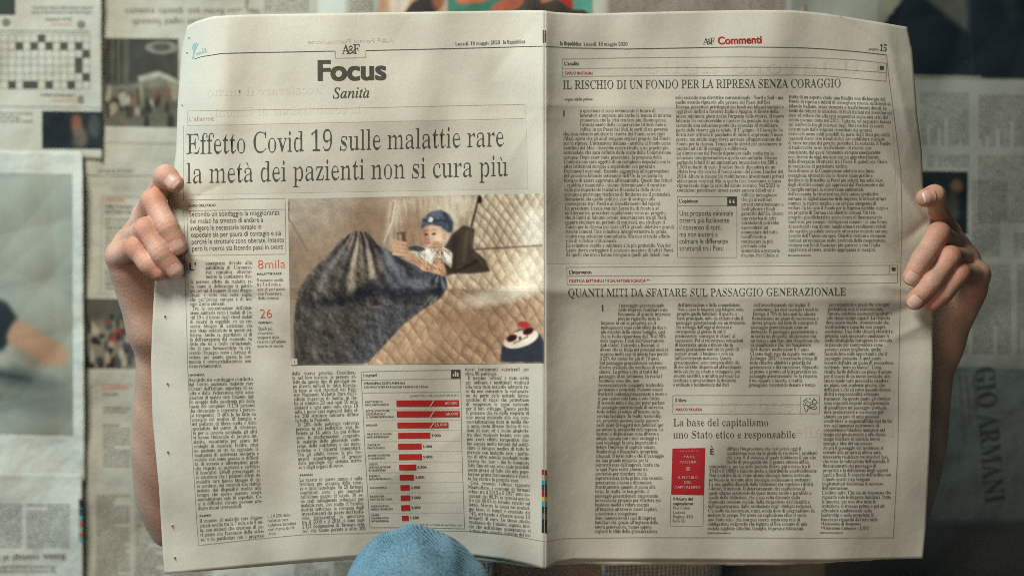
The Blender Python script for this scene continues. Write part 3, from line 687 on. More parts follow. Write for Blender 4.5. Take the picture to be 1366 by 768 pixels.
k = ink(); k.text(SI, 'pagina', (1159, 66.6), (1172, 67.6), 3.4); k.text(SB, '15', (1172.8, 68), (1182.6, 68.8), 9); k.make('page_number', M_ink, news)
k = ink()
for a in ([(749.7, 78.8), (850, 77), (986.5, 76), (1080, 76.8), (1140, 79.8), (1182.5, 84.5)], [(749.7, 91.4), (986.5, 89.8), (1060, 90), (1100, 91.4), (1182.5, 97)], [(749.7, 102), (986.5, 100.5), (1060, 100), (1100, 101), (1181.7, 108.5)]): k.line(a, .45)
k.line([(749.7, 78.8), (749.7, 102)], .45); k.line([(1171, 84), (1171, 95.6)], .4); k.line([(1182.5, 84.5), (1181.7, 108.5)], .45)
k.make('kicker_box', M_grey, news)
k = ink(); k.line([(1182.5, 74), (1185, 100), (1192, 152), (1201.5, 228), (1203, 290), (1202.7, 311), (1201.5, 360), (1199, 483), (1198.6, 520), (1197.4, 604.7), (1191.5, 716.5), (1100, 717), (980, 716.5), (860, 716.3), (762, 717.2), (745, 718.5), (728.7, 721.8)], .5); k.make('page_rule', M_grey, news)
for a in ((1173.4, 88, 1178.6, 93.2), (1189.3, 356.3, 1194.4, 361)): k = ink(); k.rect(*a); k.make('square_mark', M_ink, news)
for t, a, b in (("L'analisi", (752.4, 87.2), (772, 87)), ("L'opinione", (905.8, 270.5), (931, 270.3)), ("L'intervento", (758.7, 365.2), (789, 365)), ("Il libro", (900.7, 535.6), (915.6, 535.5))): one('kicker', NB, t, a, b, 4.8, M_ink)
for t, a, b in (("CARLO BASTASIN", (753, 99.2), (790.4, 99.7)), ("CRISTINA BETTINELLI * E SALVATORE SCIASCIA **", (759, 376.4), (866.7, 375.9)), ("MARCO PANARA", (901, 547.7), (936.4, 547.6))): one('byline', NS, t, a, b, 3.7, M_red)
k = ink(); k.text(ST, 'IL RISCHIO DI UN FONDO PER LA RIPRESA SENZA CORAGGIO', (750.3, 118.8), (1121.8, 116.5), 11.2); k.make('headline', M_ink, news)
k = ink(); k.text(ST, 'QUANTI MITI DA SFATARE SUL PASSAGGIO GENERAZIONALE', (757, 395.4), (1128.3, 393.9), 10.2); k.make('headline', M_ink, news)
k = ink(); k.text(ST, 'La base del capitalismo', (897.6, 567.7), (1024.9, 567.5), 9.6); k.text(ST, 'uno Stato etico e responsabile', (897.4, 583.9), (1061.2, 583.5), 9.6); k.make('headline', M_ink, news)
k = ink(); k.text(SIb, '- segue dalla prima', (750.6, 134.2), (790.6, 134), 4); k.make('continued_line', M_body, news)
for a in (((750.8, 155.6), (753.4, 155.6)), ((802.4, 414.8), (805, 414.8))): one('drop_capital', NB, 'I', *a, 8.5, M_ink)
k = ink(); k.text(NB, 'E', (946.7, 605.6), (952.2, 605.6), 7.6); k.quad((948, 594.4), (949.4, 594.1), (951, 596.6), (950, 596.8)); k.make('drop_capital', M_ink, news)
Z = [(0, 0)]
block(LN("""
n questione ci sono ovviamente il futuro di
lavoratori e imprese; ma anche la tenuta di un'area
economica che la crisi renderà più disomogenea;
l'avanzamento della cooperazione istituzionale e,
infine, in un Paese del Sud, le sorti di un governo"""), [(150, 773), (174.6, 773.8)], Z, 122)
block(LN("""
che, non volendo adottare le risorse del Fondo salva stati
(Mes), spera che gli aiuti vengano copiosi proprio dal Fondo
per la ripresa. L'attenzione italiana - anziché al Fondo come
sostituto del Mes - dovrebbe essere rivolta a un aspetto più
sostanziale, che sarà definito dalle scelte della Commissione
europea. Dopo esser stata presentata, la proposta della
Commissione sarà oggetto di un complesso negoziato con le
altre istituzioni europee e soprattutto con governi e
Parlamenti nazionali. Essendo agganciata all'approvazione
del prossimo bilancio settennale dell'Ue, la proposta ha
bisogno di essere approvata all'unanimità. Questi due fattori
- rapidità e unanimità - stanno determinando il carattere
della più importante iniziativa finanziaria della storia
europea e purtroppo rischiano di limitarne sia il potenziale
finanziario, sia quello politico, cioè di sostegno alla
convergenza tra i Paesi e al rinsaldamento dei legami.
La presidente Ursula von der Leyen ha di fronte a sé
un'alternativa: procedere rapidamente verso un progetto
che si limiti al minimo comun denominatore tra gli Stati,
oppure rischiare un periodo di contrasti, ma sfruttare il
Fondo per la ripresa per dare all'Ue grandi obiettivi e grandi
risorse comuni. Una soluzione intergovernativa la prima,
contro una soluzione comunitaria. Ma non si tratta affatto
solo di sofistica istituzionale.
La soluzione rapida e minimale è la più probabile. Von der
Leyen dovrà corteggiare il consenso unanime di tutti i Paesi,
da quelli che meno hanno bisogno a quelli più deboli, non"""), [(180.8, 751), (235, 752), (341.8, 755)], Z, 145)
block(LN("""
solo secondo una direttrice convenzionale - Nord e Sud - ma
anche avendo riguardo alle pretese dei Paesi dell'Est
Europa, percettori privilegiati dei fondi dei bilanci europei e
oggi poco inclini a favorire Italia e Spagna. A favore della
intesa minimale gioca anche l'urgenza delle risorse. Il nuovo
bilancio Ue comincerebbe a operare da gennaio, ma si sta
cercando una soluzione ponte che consenta di mobilitare
parte delle risorse già in estate. Il 1° giugno, il Consiglio Ue
dovrà aver attivato il pacchetto di misure approvate il mese
scorso, ma subito dopo dovrà arrivare all'approvazione del
Fondo per la ripresa. Tempi molto stretti per convincere le
capitali ad atti di coraggio e solidarietà.
La dimensione del Fondo dipenderà dalla scelta tra la
soluzione intergovernativa e quella comunitaria. Stiamo
parlando infatti di un ammontare imprecisato tra 500 e
1.500 miliardi di euro. Il valore finale dipenderà da un
effetto leva che ricalca il meccanismo del piano Juncker del
2014. Allora le risorse Ue mobilitarono investimenti privati
abbastanza cospicui. Ma in quella fase l'economia si stava
riprendendo dopo la crisi del debito sovrano. Nel 2021 le
condizioni potrebbero invece essere ancora deboli ed è"""), [(132.4, 900.7), (255.8, 903)], Z, 144.5)
block(LN("""
difficile immaginare
che gli investitori
privati contribuiscano a
moltiplicare i fondi
garantiti dall'Ue. Dietro
una retorica di cifre
mirabolanti potrebbe
nascondersi un
ammontare del tutto
insufficiente a
contrastare la più
profonda crisi
economica a memoria
d'uomo. Per l'Italia si"""), [(262.2, 988.8), (342.4, 988.6)], Z, 56.4)
k = ink(); k.line([(903.3, 262.3), (982.8, 262.2), (982.8, 343.4), (903.5, 343.2), (903.3, 262.3)], .45); k.line([(903.3, 274.5), (982.8, 274.5)], .4); k.make('quote_box', M_grey, news)
k = ink(); k.rect(970, 262, 982.9, 274.8); qb = k.make('quote_mark', M_ink, news)
k = Ink(depth, .0007)
for x in (974, 978.6): k.disc(x, 269.6, 1.5, 1.5, 8); k.quad((x - 1.5, 269.6), (x - .6, 266.6), (x + .7, 266.4), (x + .2, 268.6), 2, 2)
k.make('quote_glyph', M_knock, qb)
k = ink()
for i, (t, r) in enumerate((("Una proposta minimale", 978), ("otterrà più facilmente", 973), ("il consenso di tutti,", 962.6), ("ma non aiuterà a", 957.3), ("colmare le differenze", 971), ("strutturali tra i Paesi", 965.2))): k.text(NN, t, (906, 287.8 + i * 9.3), (r, 287.7 + i * 9.3), 7.2)
k.make('pull_quote', M_ink, news)
block(LN("""
tratta di un aspetto vitale: una finalità non dichiarata del
Fondo di ripresa è infatti di convogliare risorse sufficienti al
bilancio italiano, senza ricorrere a trasferimenti diretti, in
modo da ridurre le emissioni di titoli italiani nei prossimi sei
mesi ed evitare che alla crisi economica segua una crisi del
debito sovrano come nel 2011. Tuttavia, un negoziato basato
sul confronto tra gli interessi degli Stati rischia di essere
determinato dalle esigenze immediate dei governi
nazionali: meno soldi possibili da parte degli Stati più solidi
(nascosti dietro leve irrealistiche) per soddisfare richieste
di breve termine dei governi percettori. In sostanza, il Fondo
si tradurrebbe in un trasferimento di risorse, pur
consistente, dal quale l'economia europea emergerebbe
non diversa da oggi, ma anzi con un approfondimento
delle divergenze strutturali tra i Paesi. E quindi con l'Italia
in condizione di persistente declino.
Sarà diverso se la Commissione adotterà una linea
coraggiosa, ottenendo che le risorse siano gestite e
destinate da Bruxelles ai Paesi più colpiti, ma sulla base
degli obiettivi comuni già approvati dal Parlamento e dal
Consiglio europei: la conversione ambientale
dell'economia, la ricostruzione delle catene produttive
europee, la digitalizzazione delle imprese, le infrastrutture
comuni, la ricerca medica e un sistema omogeneo di
welfare. In tal caso il Fondo per la Ripresa darebbe corpo a
un progetto di Europa con obiettivi comuni. Un tale
progetto giustificherebbe anche forme di finanziamento
condiviso, per esempio obbligazioni comuni - sì, una forma
di eurobond - con durata lunghissima e rendimenti ridotti
che sarebbe possibile sostenere attraverso modeste entrate,
proprie dell'Unione europea. Obiettivi comuni e strumenti
comuni: un'evoluzione molto profonda della cooperazione
europea con limiti finanziari più generosi e con l'Italia
agganciata al cuore, anziché aggrappata ai margini."""), [(131, 1052), (230, 1051), (335, 1051.7)], [(131, .028), (160, .022), (200, .003), (340, 0)], 137.5)
for x, y in ((1051, 341.6), (943.5, 711.2), (1093.6, 710.9)): one('rights_line', NB, '©RIPRODUZIONE RISERVATA', (x, y), (x + 31, y), 1.8, M_body)
k = ink()
for a in ([(755.8, 356.3), (980, 355), (1197, 353.5)], [(755.8, 368), (980, 367), (1197, 365.8)], [(756.4, 379.5), (980, 378.3), (1197, 377.2)]): k.line(a, .45)
k.line([(755.8, 356.3), (756.4, 379.5)], .45); k.line([(1186.4, 353.6), (1186.4, 365.9)], .4); k.line([(1197, 353.5), (1197, 377.2)], .45); k.make('kicker_box', M_grey, news)
block(LN("""
l passaggio generazionale
nelle imprese familiari è un
fenomeno di grande interesse
perché riguarda tutte le"""), [(409, 825), (426.7, 824)], Z, 70)
block(LN("""
imprese in cui la proprietà e/o il
management sono controllati da due o
più membri della stessa famiglia, casi
che in Italia riguardano dal 70 al 90%
delle imprese. I dati dell'Osservatorio
Aub (Aidaf, Unicredit e Bocconi) ci
dicono che in Italia nei prossimi anni ci
saranno molti casi di questo tipo perché
il 23% dei leader ha più di 70 anni.
Sul passaggio generazionale esistono
diverse credenze che meritano di essere
sfatate. La prima è che si tratti del
passaggio di un testimone. In realtà i
testimoni sono due, non
necessariamente congiunti: leadership
gestionale e proprietà. Possono essere
trasferiti contemporaneamente o meno e
si può cedere solo l'una o solo l'altra.
Il secondo mito è che, per poter parlare
di passaggio generazionale di successo,
tutto debba avvenire all'interno della
cerchia familiare. In realtà leadership
e/o proprietà possono anche passare
nelle mani di soggetti non familiari per
garantire la prosperità dell'impresa. Le
opzioni a disposizione sono diverse e
ampie, ognuna con i suoi vantaggi e i
suoi svantaggi: la cosa importante è
dotare l'impresa di capitale umano
(leadership) e finanziario (proprietà)
adeguati. Il terzo mito è che il passaggio
sia una grande minaccia per la
sopravvivenza dell'impresa, tant'è che
in ogni Paese esiste almeno un
proverbio per ricordare che la
sopravvivenza dalla prima alla seconda
generazione è bassa e diminuisce
drasticamente quando si passa alla
terza. In realtà, se ben gestito, il
passaggio generazionale rappresenta
un'occasione propizia per riflettere sul
business model e ridare energia
all'impresa attraverso nuovi capitali,
conoscenze e competenze.
Sono innumerevoli i casi di imprese
familiari che, grazie all'ingresso della
nuova generazione, hanno saputo
cogliere le sfide della globalizzazione."""), [(432.6, 801.5), (504.6, 798.6), (557, 795.7), (606, 794.3), (710, 793)], Z, 92.5)
block(LN("""
dell'innovazione e della competizione.
Non a caso le imprese più longeve sono
proprio quelle familiari. Il quarto, e
forse principale, mito da sfatare è che il
passaggio generazionale sia un momento,
che avvenga dall'oggi al domani e
corrisponda al giorno in cui il
predecessore "consegna le chiavi" al
successore. Poi si riscontrano sensazioni
di incertezza, ansia e timore che la
nuova generazione non sia in grado di
portare avanti il business o non sia
sufficientemente motivata. Queste
preoccupazioni sono comprensibili: chi
di noi sarebbe disposto ad abbandonare
tutto ciò che ha creato e sviluppato, con
enormi sacrifici, a un'altra persona? La
tendenza a procrastinare la decisione
è evidente e testimoniata dai dati"""), [(408.6, 904), (440, 900.8), (514.8, 897.8)], Z, 93)
block(LN("""
sull'invecchiamento dei leader. È
confermato dai dati secondo i quali in
Europa il 70% di loro non ha ancora
formalizzato un piano di successione e
deriva proprio dal fatto di concepire il
passaggio generazionale come un
momento. Il passaggio generazionale è
in verità un processo, un percorso con
un inizio e una fine, una transizione che
va pianificata e che, per funzionare,
deve durare mediamente 6-7 anni.
Ci sono degli step da seguire: secondo
Zellweger (2017) è necessario prima di
tutto chiarire obiettivi e priorità del
predecessore e del successore. Riguardo
al primo: è pronto ad intraprendere un
passaggio generazionale? Se la risposta
è no, oppure è incerta, è inutile
proseguire, investendo denaro e tempo"""), [(408.6, 1005), (440, 1001.5), (515, 999)], Z, 92)
block(LN("""
per consulenze e piani che con ogni
probabilità non si realizzeranno.
Ancora: esistono successori motivati e
allo stesso tempo capaci? La risposta
deve essere onesta, riconoscendo che
motivazione e capacità non sempre
coesistono. Una volta chiariti obiettivi e
priorità, sarà necessario analizzare le
scelte strategiche intraprese in azienda
in passato per comprendere come
possano essere migliorate, anche
facendo leva sulle opportunità che il
passaggio presenta. A quel punto
occorre definire un piano di successione
mettendo "nero su bianco". Come
risulta facile definire un piano d'azione
per il lancio di un nuovo prodotto, allo
stesso modo sarà necessario stendere
un piano, con scadenze precise, che
definisca a chi ed entro quando diversi
diritti e responsabilità verranno
trasmessi. Su questo punto gli studiosi
sono concordi rispetto all'opportunità
di pianificare un passaggio graduale
dove predecessore e successore per
almeno un paio di anni possano
condividere le responsabilità così da far
leva sull'immenso patrimonio di
conoscenze e relazioni maturate nel
tempo dal predecessore e allo stesso
tempo iniettare in azienda nuove
energie e idee del successore.
Se poi il passaggio del testimone si
estende alla proprietà allora sarà
necessario realizzare tre ulteriori fasi,
che sono: la valutazione dell'azienda, il
finanziamento del passaggio di
proprietà e la definizione degli aspetti
legali e fiscali. Il rispetto dell'ordine con
il quale questi step vengono
implementati determina il successo
dell'operazione.
L'ultimo mito? Che sia un fenomeno che
riguarda solo le imprese familiari. Tutte
le imprese, per non dire tutte le
istituzioni, si trovano prima o poi ad
affrontare cambiamenti nella
leadership o nella proprietà: il
fenomeno riguarda davvero tutti."""), [(408, 1105), (430, 1101.8), (442, 1100), (514, 1099), (600, 1098), (694.3, 1095)], Z, 92.5)
k = ink(); k.text(SIb, '*Università di Bergamo', (1094.8, 699.8), (1148, 699.6), 4); k.text(SIb, '**Università Cattaneo - LIUC', (1094.7, 705.6), (1159.5, 705.4), 4); k.make('author_note', M_body, news)
k = ink(); k.line([(897.3, 527), (1092.8, 526.7), (1092.8, 551.3), (897.3, 551.4), (897.3, 527)], .45); k.line([(897.3, 539.2), (1068, 539.2)], .4); k.line([(1068, 526.7), (1068, 551.3)], .45); k.make('kicker_box', M_grey, news)
k = ink()   # the little line drawing of readers and books
for a in ([(1071.5, 535), (1074, 532.5), (1077, 534.5), (1074.5, 537.5), (1071.5, 535)], [(1083, 535.5), (1085, 532.5), (1088.5, 533.5), (1090, 536.5), (1087, 538.5), (1083, 535.5)], [(1072, 541), (1075, 539), (1079, 541), (1083, 538.5), (1087.5, 540), (1089.5, 543.5), (1087, 545.5), (1081, 544), (1077, 545), (1077.5, 548), (1075, 548.8), (1073.5, 545), (1072, 541)], [(1076, 541.5), (1082, 543), (1087, 541.5)], [(1078, 535), (1080.5, 537.8), (1082, 535)], [(1089, 536), (1091, 537)], [(1070.8, 538), (1072.5, 539.5)]): k.line(a, .8, 2)
for x, y in ((1075.5, 531.2), (1080.3, 531.2), (1085.8, 531.2)): k.disc(x, y, .9, n=7)
k.make('line_drawing', M_ink, news)
# ---- book cover
k = ink(); k.quad((897, 597.7), (940.6, 597), (938.8, 659.5), (895.2, 658.8)); cover = k.make('book_cover', mat('cover_red_ink', lin(172, 38, 44), .7, .2, noise=[(900, .12, 2)]), news, 'red book cover printed on the right page')
k = Ink(depth, .0007); 
for t, xa, xb, y, c in (('IL NUOVO SAGGIO DI', 904, 932, 601.8, 1.4), ('PAUL', 912, 928.5, 610.5, 3.4), ('COLLIER', 907.5, 929.5, 617.4, 3.4), ('IL FUTURO', 904, 931, 638.2, 3.4), ('DEL', 913, 922.5, 644.4, 3.4), ('CAPITALISMO', 899.8, 934.8, 651, 3.4)):
    wn = NS.width(t); sx = c / NS.cap; tr = ((xb - xa) / sx - wn) / len(t); k.text(NS, t, (xa, y), (xb, y), c, track=max(tr, 0))
for i in range(10): a = i / 10 * 6.283; b = (i + 1) / 10 * 6.283; k.line([(917.8 + 2.7 * math.cos(a), 625 + 2.4 * math.sin(a)), (917.8 + 2.7 * math.cos(b), 625 + 2.4 * math.sin(b))], .5)
k.line([(916.4, 626.5), (917.8, 623.5), (919.2, 626.5)], .5)
k.make('cover_lettering', M_knock, cover)
k = Ink(depth, .0007); k.disc(916, 657.2, 1.6, 1.2); k.make('cover_emblem', M_ink, cover)
k = ink(); k.line([(894.7, 659.5), (893.8, 701), (937.5, 701.4), (938.6, 659.7)], .45); k.make('caption_box', M_grey, news)
k = ink(); k.text(NB, 'Il futuro del', (898, 666.6), (924, 666.6), 4); k.text(NB, 'capitalismo', (898, 672.8), (924.8, 672.8), 4); k.make('caption', M_ink, news)
k = ink(); k.text(NN, 'Paul Collier', (897.6, 678.6), (921.4, 678.6), 4); k.text(NN, 'Laterza', (897.4, 684.4), (913.6, 684.4), 4); k.text(NN, 'Pagine 320', (897.2, 690.2), (924, 690.2), 4); k.text(NN, 'Euro 20', (897, 695.8), (913, 695.8), 4); k.make('caption', M_body, news)
block(LN("""
diffusa l'impressione che così com'è oggi il
capitalismo non sia in grado di risolvere i problemi
che crea. È il sistema al quale dobbiamo il più alto
livello di prosperità che il genere umano abbia"""), [(600, 969), (617.6, 968.7)], Z, 121.5)
block(LN("""
conosciuto e, per un certo periodo (breve, più o meno tra il
1945 e il 1980) è riuscito anche a distribuirla accettabilmente.
Non è cattivo in sé, come alcune ideologie hanno sostenuto,
né buono in sé come altre ideologie continuano a sostenere.
La sua qualità dipende dalle istituzioni che regolano i diritti,
i doveri, il mercato. Il deterioramento del capitalismo al
quale stiamo assistendo da quasi mezzo secolo è parallelo a
quello delle istituzioni, che a sua volta discende dalla
diminuita coesione sociale, dalla dispersione dell'identità e
dell'appartenenza, dalla rarefazione degli obblighi reciproci.
C'è molto da ricostruire, e una solida dose di pragmatismo da
mettere in campo. Per avere un capitalismo etico ci vuole
uno Stato etico, che non può esserci senza una rete di
obbligazioni reciproche che leghino al fine comune di una
società migliore cittadini, famiglie, imprese e istituzioni."""), [(623.6, 946), (706.2, 943.5)], Z, 144.5)
for st_, t, a, b, c, m in ((ST, 'spende pi', (1092, 549), (958, 549), 17, M_ghost), (ST, 'i prestiti alle', (1194, 583), (1060, 583), 15, M_ghost), (ST, 'imprese minori', (1180, 622), (1060, 622), 14, M_ghost),
        (ST, 'il lavoro agile', (1150, 98), (860, 98), 17, M_ghostred)): one('reverse_print', st_, t, a, b, c, m, up=(0, -1))
# ================================================================== THE WALL AND THE NEWSPAPERS PASTED ON IT
v = P(np.array([-1300, 2700, 2700, -1300]), np.array([-900, -900, 1500, 1500]), DB + .012)
vb = v + np.array([0, .08, 0])
wl = link('wall', mesh('wall', np.vstack([v, vb]), [[3, 2, 1, 0], [4, 5, 6, 7], [0, 1, 5, 4], [1, 2, 6, 5], [2, 3, 7, 6], [3, 0, 4, 7]]), None, [M_wall]); tagt(wl, 'plain plaster wall behind the pasted newspapers', None, None, 'structure')
def wrelief(seed, amp=.0012):
    amp *= 1.25
    r = np.random.default_rng(seed); q = r.random((9, 4))
    def f(x, y):
        o = 0
        for i in range(9):
            a = q[i, 0] * math.pi; wlen = 40 + 170 * q[i, 1]; t = (x * math.cos(a) + y * math.sin(a)) / wlen * 6.283 + q[i, 2] * 6.28
            o = o + (1 - np.abs(np.sin(t / 2)) * 2) * amp * wlen / 200
        return o
    return f
def wsheet(label, corners, lev, m=M_bgpaper, seed=1, curl=None, amp=.0012, nx=60, ny=60):
    rf = wrelief(seed, amp); base = DB - .0035 * lev
    def dfun(x, y):
        d = base + rf(x, y)
        if curl:
            for (cx, cy, ax, ay, wd, h) in curl: # an edge lifting off: distance from line through (cx,cy) with normal (ax,ay)
                d = d - h * np.exp(-np.clip(((x - cx) * ax + (y - cy) * ay), 0, 999) / wd)
        return d
    a, b, c, d = [np.array(q, float) for q in corners]
    u = np.linspace(0, 1, nx)[None, :, None]; v = np.linspace(0, 1, ny)[:, None, None]
    g = ((a * (1 - u) + b * u) * (1 - v) + (d * (1 - u) + c * u) * v).reshape(-1, 2)
    V = P(g[:, 0], g[:, 1], dfun(g[:, 0], g[:, 1])); n = len(V); Vb = V + np.array([0, .0003, 0])
    f = grid_faces(nx, ny); idx = np.arange(n).reshape(ny, nx); F = [f, f[:, ::-1] + n]
    for e in (idx[0], idx[-1][::-1], idx[:, -1], idx[:, 0][::-1]): F.append(np.stack([e[:-1], e[1:], e[1:] + n, e[:-1] + n], -1))
    root = bpy.data.objects.new('newspaper_sheet', None); COL.objects.link(root); root.empty_display_size = .03
    cen = g.mean(0); root.location = Vector(P(cen[0], g[:, 1].max(), base)); tagt(root, label, 'newspaper sheet', 'old newspaper sheets pasted over the wall')
    link('paper', mesh('paper', np.vstack([V, Vb]), np.vstack(F), True), root, [m])
    return root, dfun
WORDS = ("il governo annuncia nuove misure per la ripresa economica del paese dopo la crisi sanitaria le imprese chiedono liquidità e tempi certi mentre le regioni preparano la riapertura dei negozi e degli uffici "
         "secondo gli esperti il calo dei contagi consente di guardare avanti con prudenza ma restano molti nodi da sciogliere per le famiglie la scuola il lavoro agile e i trasporti pubblici nelle grandi città italiane").split()
SW = Style('S', 0, 1)
def wtext(root, dfun, O, U, V, nlines, cap, m=M_bgink2, seed=0, name='text_column', st=None, words=7, fillr=.97):
    """a column of small print: O top-left of the first baseline, U along a line (full width), V from line to line"""
    k = Ink(dfun, .0005); r = random.Random(seed); O, U, V = map(lambda q: np.array(q, float), (O, U, V)); Lw = np.hypot(*U); i = r.randrange(40)
    up = -V / np.hypot(*V)
    for j in range(nlines):
        t = ' '.join(WORDS[(i + q) % len(WORDS)] for q in range(words)); i += words
        a = O + V * j; e = a + U * (fillr if r.random() < .8 else r.uniform(.4, .95)); k.text(st or SW, t, a, e, cap, up=up)
    return k.make(name, m, root)
def wline(root, dfun, t, a, b, cap, m=M_bgink, st=None, name='heading', up=None):
    k = Ink(dfun, .0005); k.text(st or SB, t, a, b, cap, up=up); return k.make(name, m, root)
def rule(root, dfun, pts, w, m=M_bgink2, name='rule'):
    k = Ink(dfun, .0005); k.line(pts, w); return k.make(name, m, root)
# ---- lower layers first
r, f = wsheet('pale newspaper sheet across the top centre of the wall, with small colour pictures', [(300, -60), (830, -60), (830, 330), (300, 330)], 0.2, seed=3)
for i, (x, w_, s) in enumerate(((352, 62, 3), (465, 34, 5))): wtext(r, f, (x, -26), (w_, 0), (0, 4.6), 10, 3, seed=s, words=6)
k = Ink(f, .0005); k.rect(424, -20, 461, 22); k.make('white_advert', flatmat('advert_white', (206, 208, 196)), r)
p = Pic(0, 0, 90, 50, 60, 34, (196, 158, 128)); p.put(p.ell(60, 40, 26, 14, -25), (60, 52, 48)); p.put(p.ell(30, 28, 12, 24, 30, .5), (224, 206, 184)); p.put(p.ell(80, 20, 9, 22, 0, .5), (150, 90, 66)); p.put(p.ell(44, 12, 12, 8, 0, .5), (214, 186, 160)); p.mul(.85 + .3 * p.noise(14, 4))
p.make('printed_picture', [(505, -30), (594, -30), (594, 22), (505, 22)], f, .0006, r, M_print)
p = Pic(0, 0, 190, 50, 110, 30, (72, 120, 100)); p.put(p.ell(40, 22, 30, 9, -12), (196, 108, 78)); p.put(p.ell(40, 20, 22, 4, -12), (214, 160, 120)); p.put(p.ell(84, 34, 30, 10, -20), (178, 96, 70)); p.put(p.ell(120, 30, 20, 16), (62, 70, 78)); p.put(p.ell(150, 36, 18, 12), (190, 60, 48)); p.put(p.ell(134, 24, 13, 16, 0, .4), (206, 140, 100)); p.put(p.ell(178, 20, 14, 40), (96, 160, 140)); p.mul(.85 + .3 * p.noise(18, 5))
p.make('printed_picture', [(597, -30), (790, -30), (790, 24), (597, 24)], f, .0006, r, M_print)
r, f = wsheet('pinkish newspaper sheet above the right page, covered in small print', [(806, -60), (1075, -60), (1075, 330), (806, 330)], 0.6, m=mat('pinkish_wall_newsprint', (0.44, 0.36, 0.30), .9, .1, noise=[(9, .05, 3)], bump=[(12, .5, .008)]), seed=8)
wtext(r, f, (812, -20), (246, 0), (0, 4.6), 9, 3.2, seed=9, words=24, m=mat('brown_wall_ink', (.22, .16, .13), .85, .1))
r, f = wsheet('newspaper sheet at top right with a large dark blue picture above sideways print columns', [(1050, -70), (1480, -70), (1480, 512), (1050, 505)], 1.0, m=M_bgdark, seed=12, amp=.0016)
p = Pic(1170, -60, 1480, 110, 120, 66, (22, 34, 40))
p.put(1 - p.poly([(1175, 40), (1212, -10), (1290, -70), (1490, -70), (1490, 112), (1179, 104), (1179, 32)], 1), (136, 134, 116)); p.put(p.poly([(1232, -2), (1290, -40), (1290, 46)], 2), (92, 94, 86)); p.put(p.poly([(1330, -10), (1360, -10), (1352, 38)], 6), (44, 56, 60)); p.put(p.seg(1292, -10, 1296, 100, 1, 1, 4), (50, 62, 66), .7); p.mul(.9 + .2 * p.noise(40, 3))
p.make('printed_picture', [(1170, -60), (1480, -60), (1480, 109), (1170, 103)], f, .0006, r, M_print)
for j, (x0, x1, y0, y1) in enumerate(((1222, 1289, 123, 196), (1299, 1372, 126, 198), (1230, 1290, 206, 224), (1300, 1376, 207, 300), (1293, 1340, 240, 345), (1345, 1400, 310, 345), (1293, 1345, 352, 476), (1350, 1400, 352, 476), (1262, 1288, 352, 476))):
    n = max(2, int((x1 - x0) / 4.7)); wtext(r, f, (x1, y0), (0, y1 - y0), (-4.7, 0), n, 3.1, seed=20 + j, words=max(2, int((y1 - y0) / 11)))
p = Pic(0, 0, 60, 78, 50, 64, (24, 34, 40)); p.put(p.ell(40, 50, 9, 26, 5, .6), (70, 72, 66)); p.put(p.ell(22, 30, 10, 14, 0, .6), (52, 62, 66)); p.put(p.ell(46, 18, 8, 8, 0, .6), (110, 84, 64)); p.mul(.7 + .6 * p.noise(14, 8))
p.make('printed_picture', [(1229, 228), (1291, 229), (1290, 312), (1229, 312)], f, .0006, r, M_print)
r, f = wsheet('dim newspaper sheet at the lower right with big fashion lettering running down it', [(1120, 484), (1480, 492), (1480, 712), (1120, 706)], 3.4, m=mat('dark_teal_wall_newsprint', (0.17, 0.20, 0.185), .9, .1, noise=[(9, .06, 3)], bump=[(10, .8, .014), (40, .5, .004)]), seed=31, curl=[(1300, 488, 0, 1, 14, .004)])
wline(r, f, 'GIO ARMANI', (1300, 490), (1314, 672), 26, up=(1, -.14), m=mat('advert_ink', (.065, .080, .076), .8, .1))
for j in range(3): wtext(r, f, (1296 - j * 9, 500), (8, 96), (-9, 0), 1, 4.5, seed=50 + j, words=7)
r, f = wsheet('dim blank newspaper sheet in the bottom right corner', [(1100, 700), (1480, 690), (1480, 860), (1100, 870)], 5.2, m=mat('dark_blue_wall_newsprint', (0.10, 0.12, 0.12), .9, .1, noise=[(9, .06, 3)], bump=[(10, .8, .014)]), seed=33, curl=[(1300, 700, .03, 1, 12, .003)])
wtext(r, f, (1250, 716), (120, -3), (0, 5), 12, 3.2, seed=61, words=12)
r, f = wsheet('long newspaper sheet beside the left hand with a street photo and print columns', [(112, -60), (330, -60), (330, 880), (112, 880)], 1.0, seed=14, nx=40, ny=140, amp=.0016)
k = Ink(f, .0005)
for t, y in (("ostiamo fermi qui: questo numero", 12), ("in edicola come ogni lunedì", 26)): k.text(SBody, t, (345, y), (166 + (y > 20) * 10, y), 8)
k.make('mirrored_heading', M_bgink, r)
p = Pic(0, 0, 98, 120, 90, 110, (120, 120, 104)); p.put(p.poly([(0, 0), (98, 0), (98, 58), (60, 50), (40, 62), (0, 66)], 2), (62, 62, 54))
for x in (10, 18, 26, 30): p.put(p.seg(x, 0, x, 60, 1, 1, 3), (130, 130, 114), .6)
p.put(p.ell(76, 12, 22, 9), (120, 122, 108)); p.put(p.ell(76, 12, 12, 5), (78, 80, 72)); p.put(p.poly([(44, 52), (72, 44), (98, 56), (98, 62), (72, 52), (46, 60)], 1), (170, 168, 148)); p.put(p.poly([(0, 68), (98, 66), (98, 120), (0, 120)], 1), (98, 96, 82))
rr = random.Random(4)
for i in range(34): x, y = rr.uniform(0, 98), rr.uniform(70, 116); p.put(p.ell(x, y, rr.uniform(2, 6), rr.uniform(4, 12), 0, .6), rr.choice([(40, 40, 38), (160, 150, 128), (120, 92, 74), (60, 58, 52), (178, 172, 152)]), .8)
p.mul(.85 + .3 * p.noise(12, 3)); p.make('printed_picture', [(140, 51), (238, 52), (238, 170), (140, 168)], f, .0006, r, M_print)
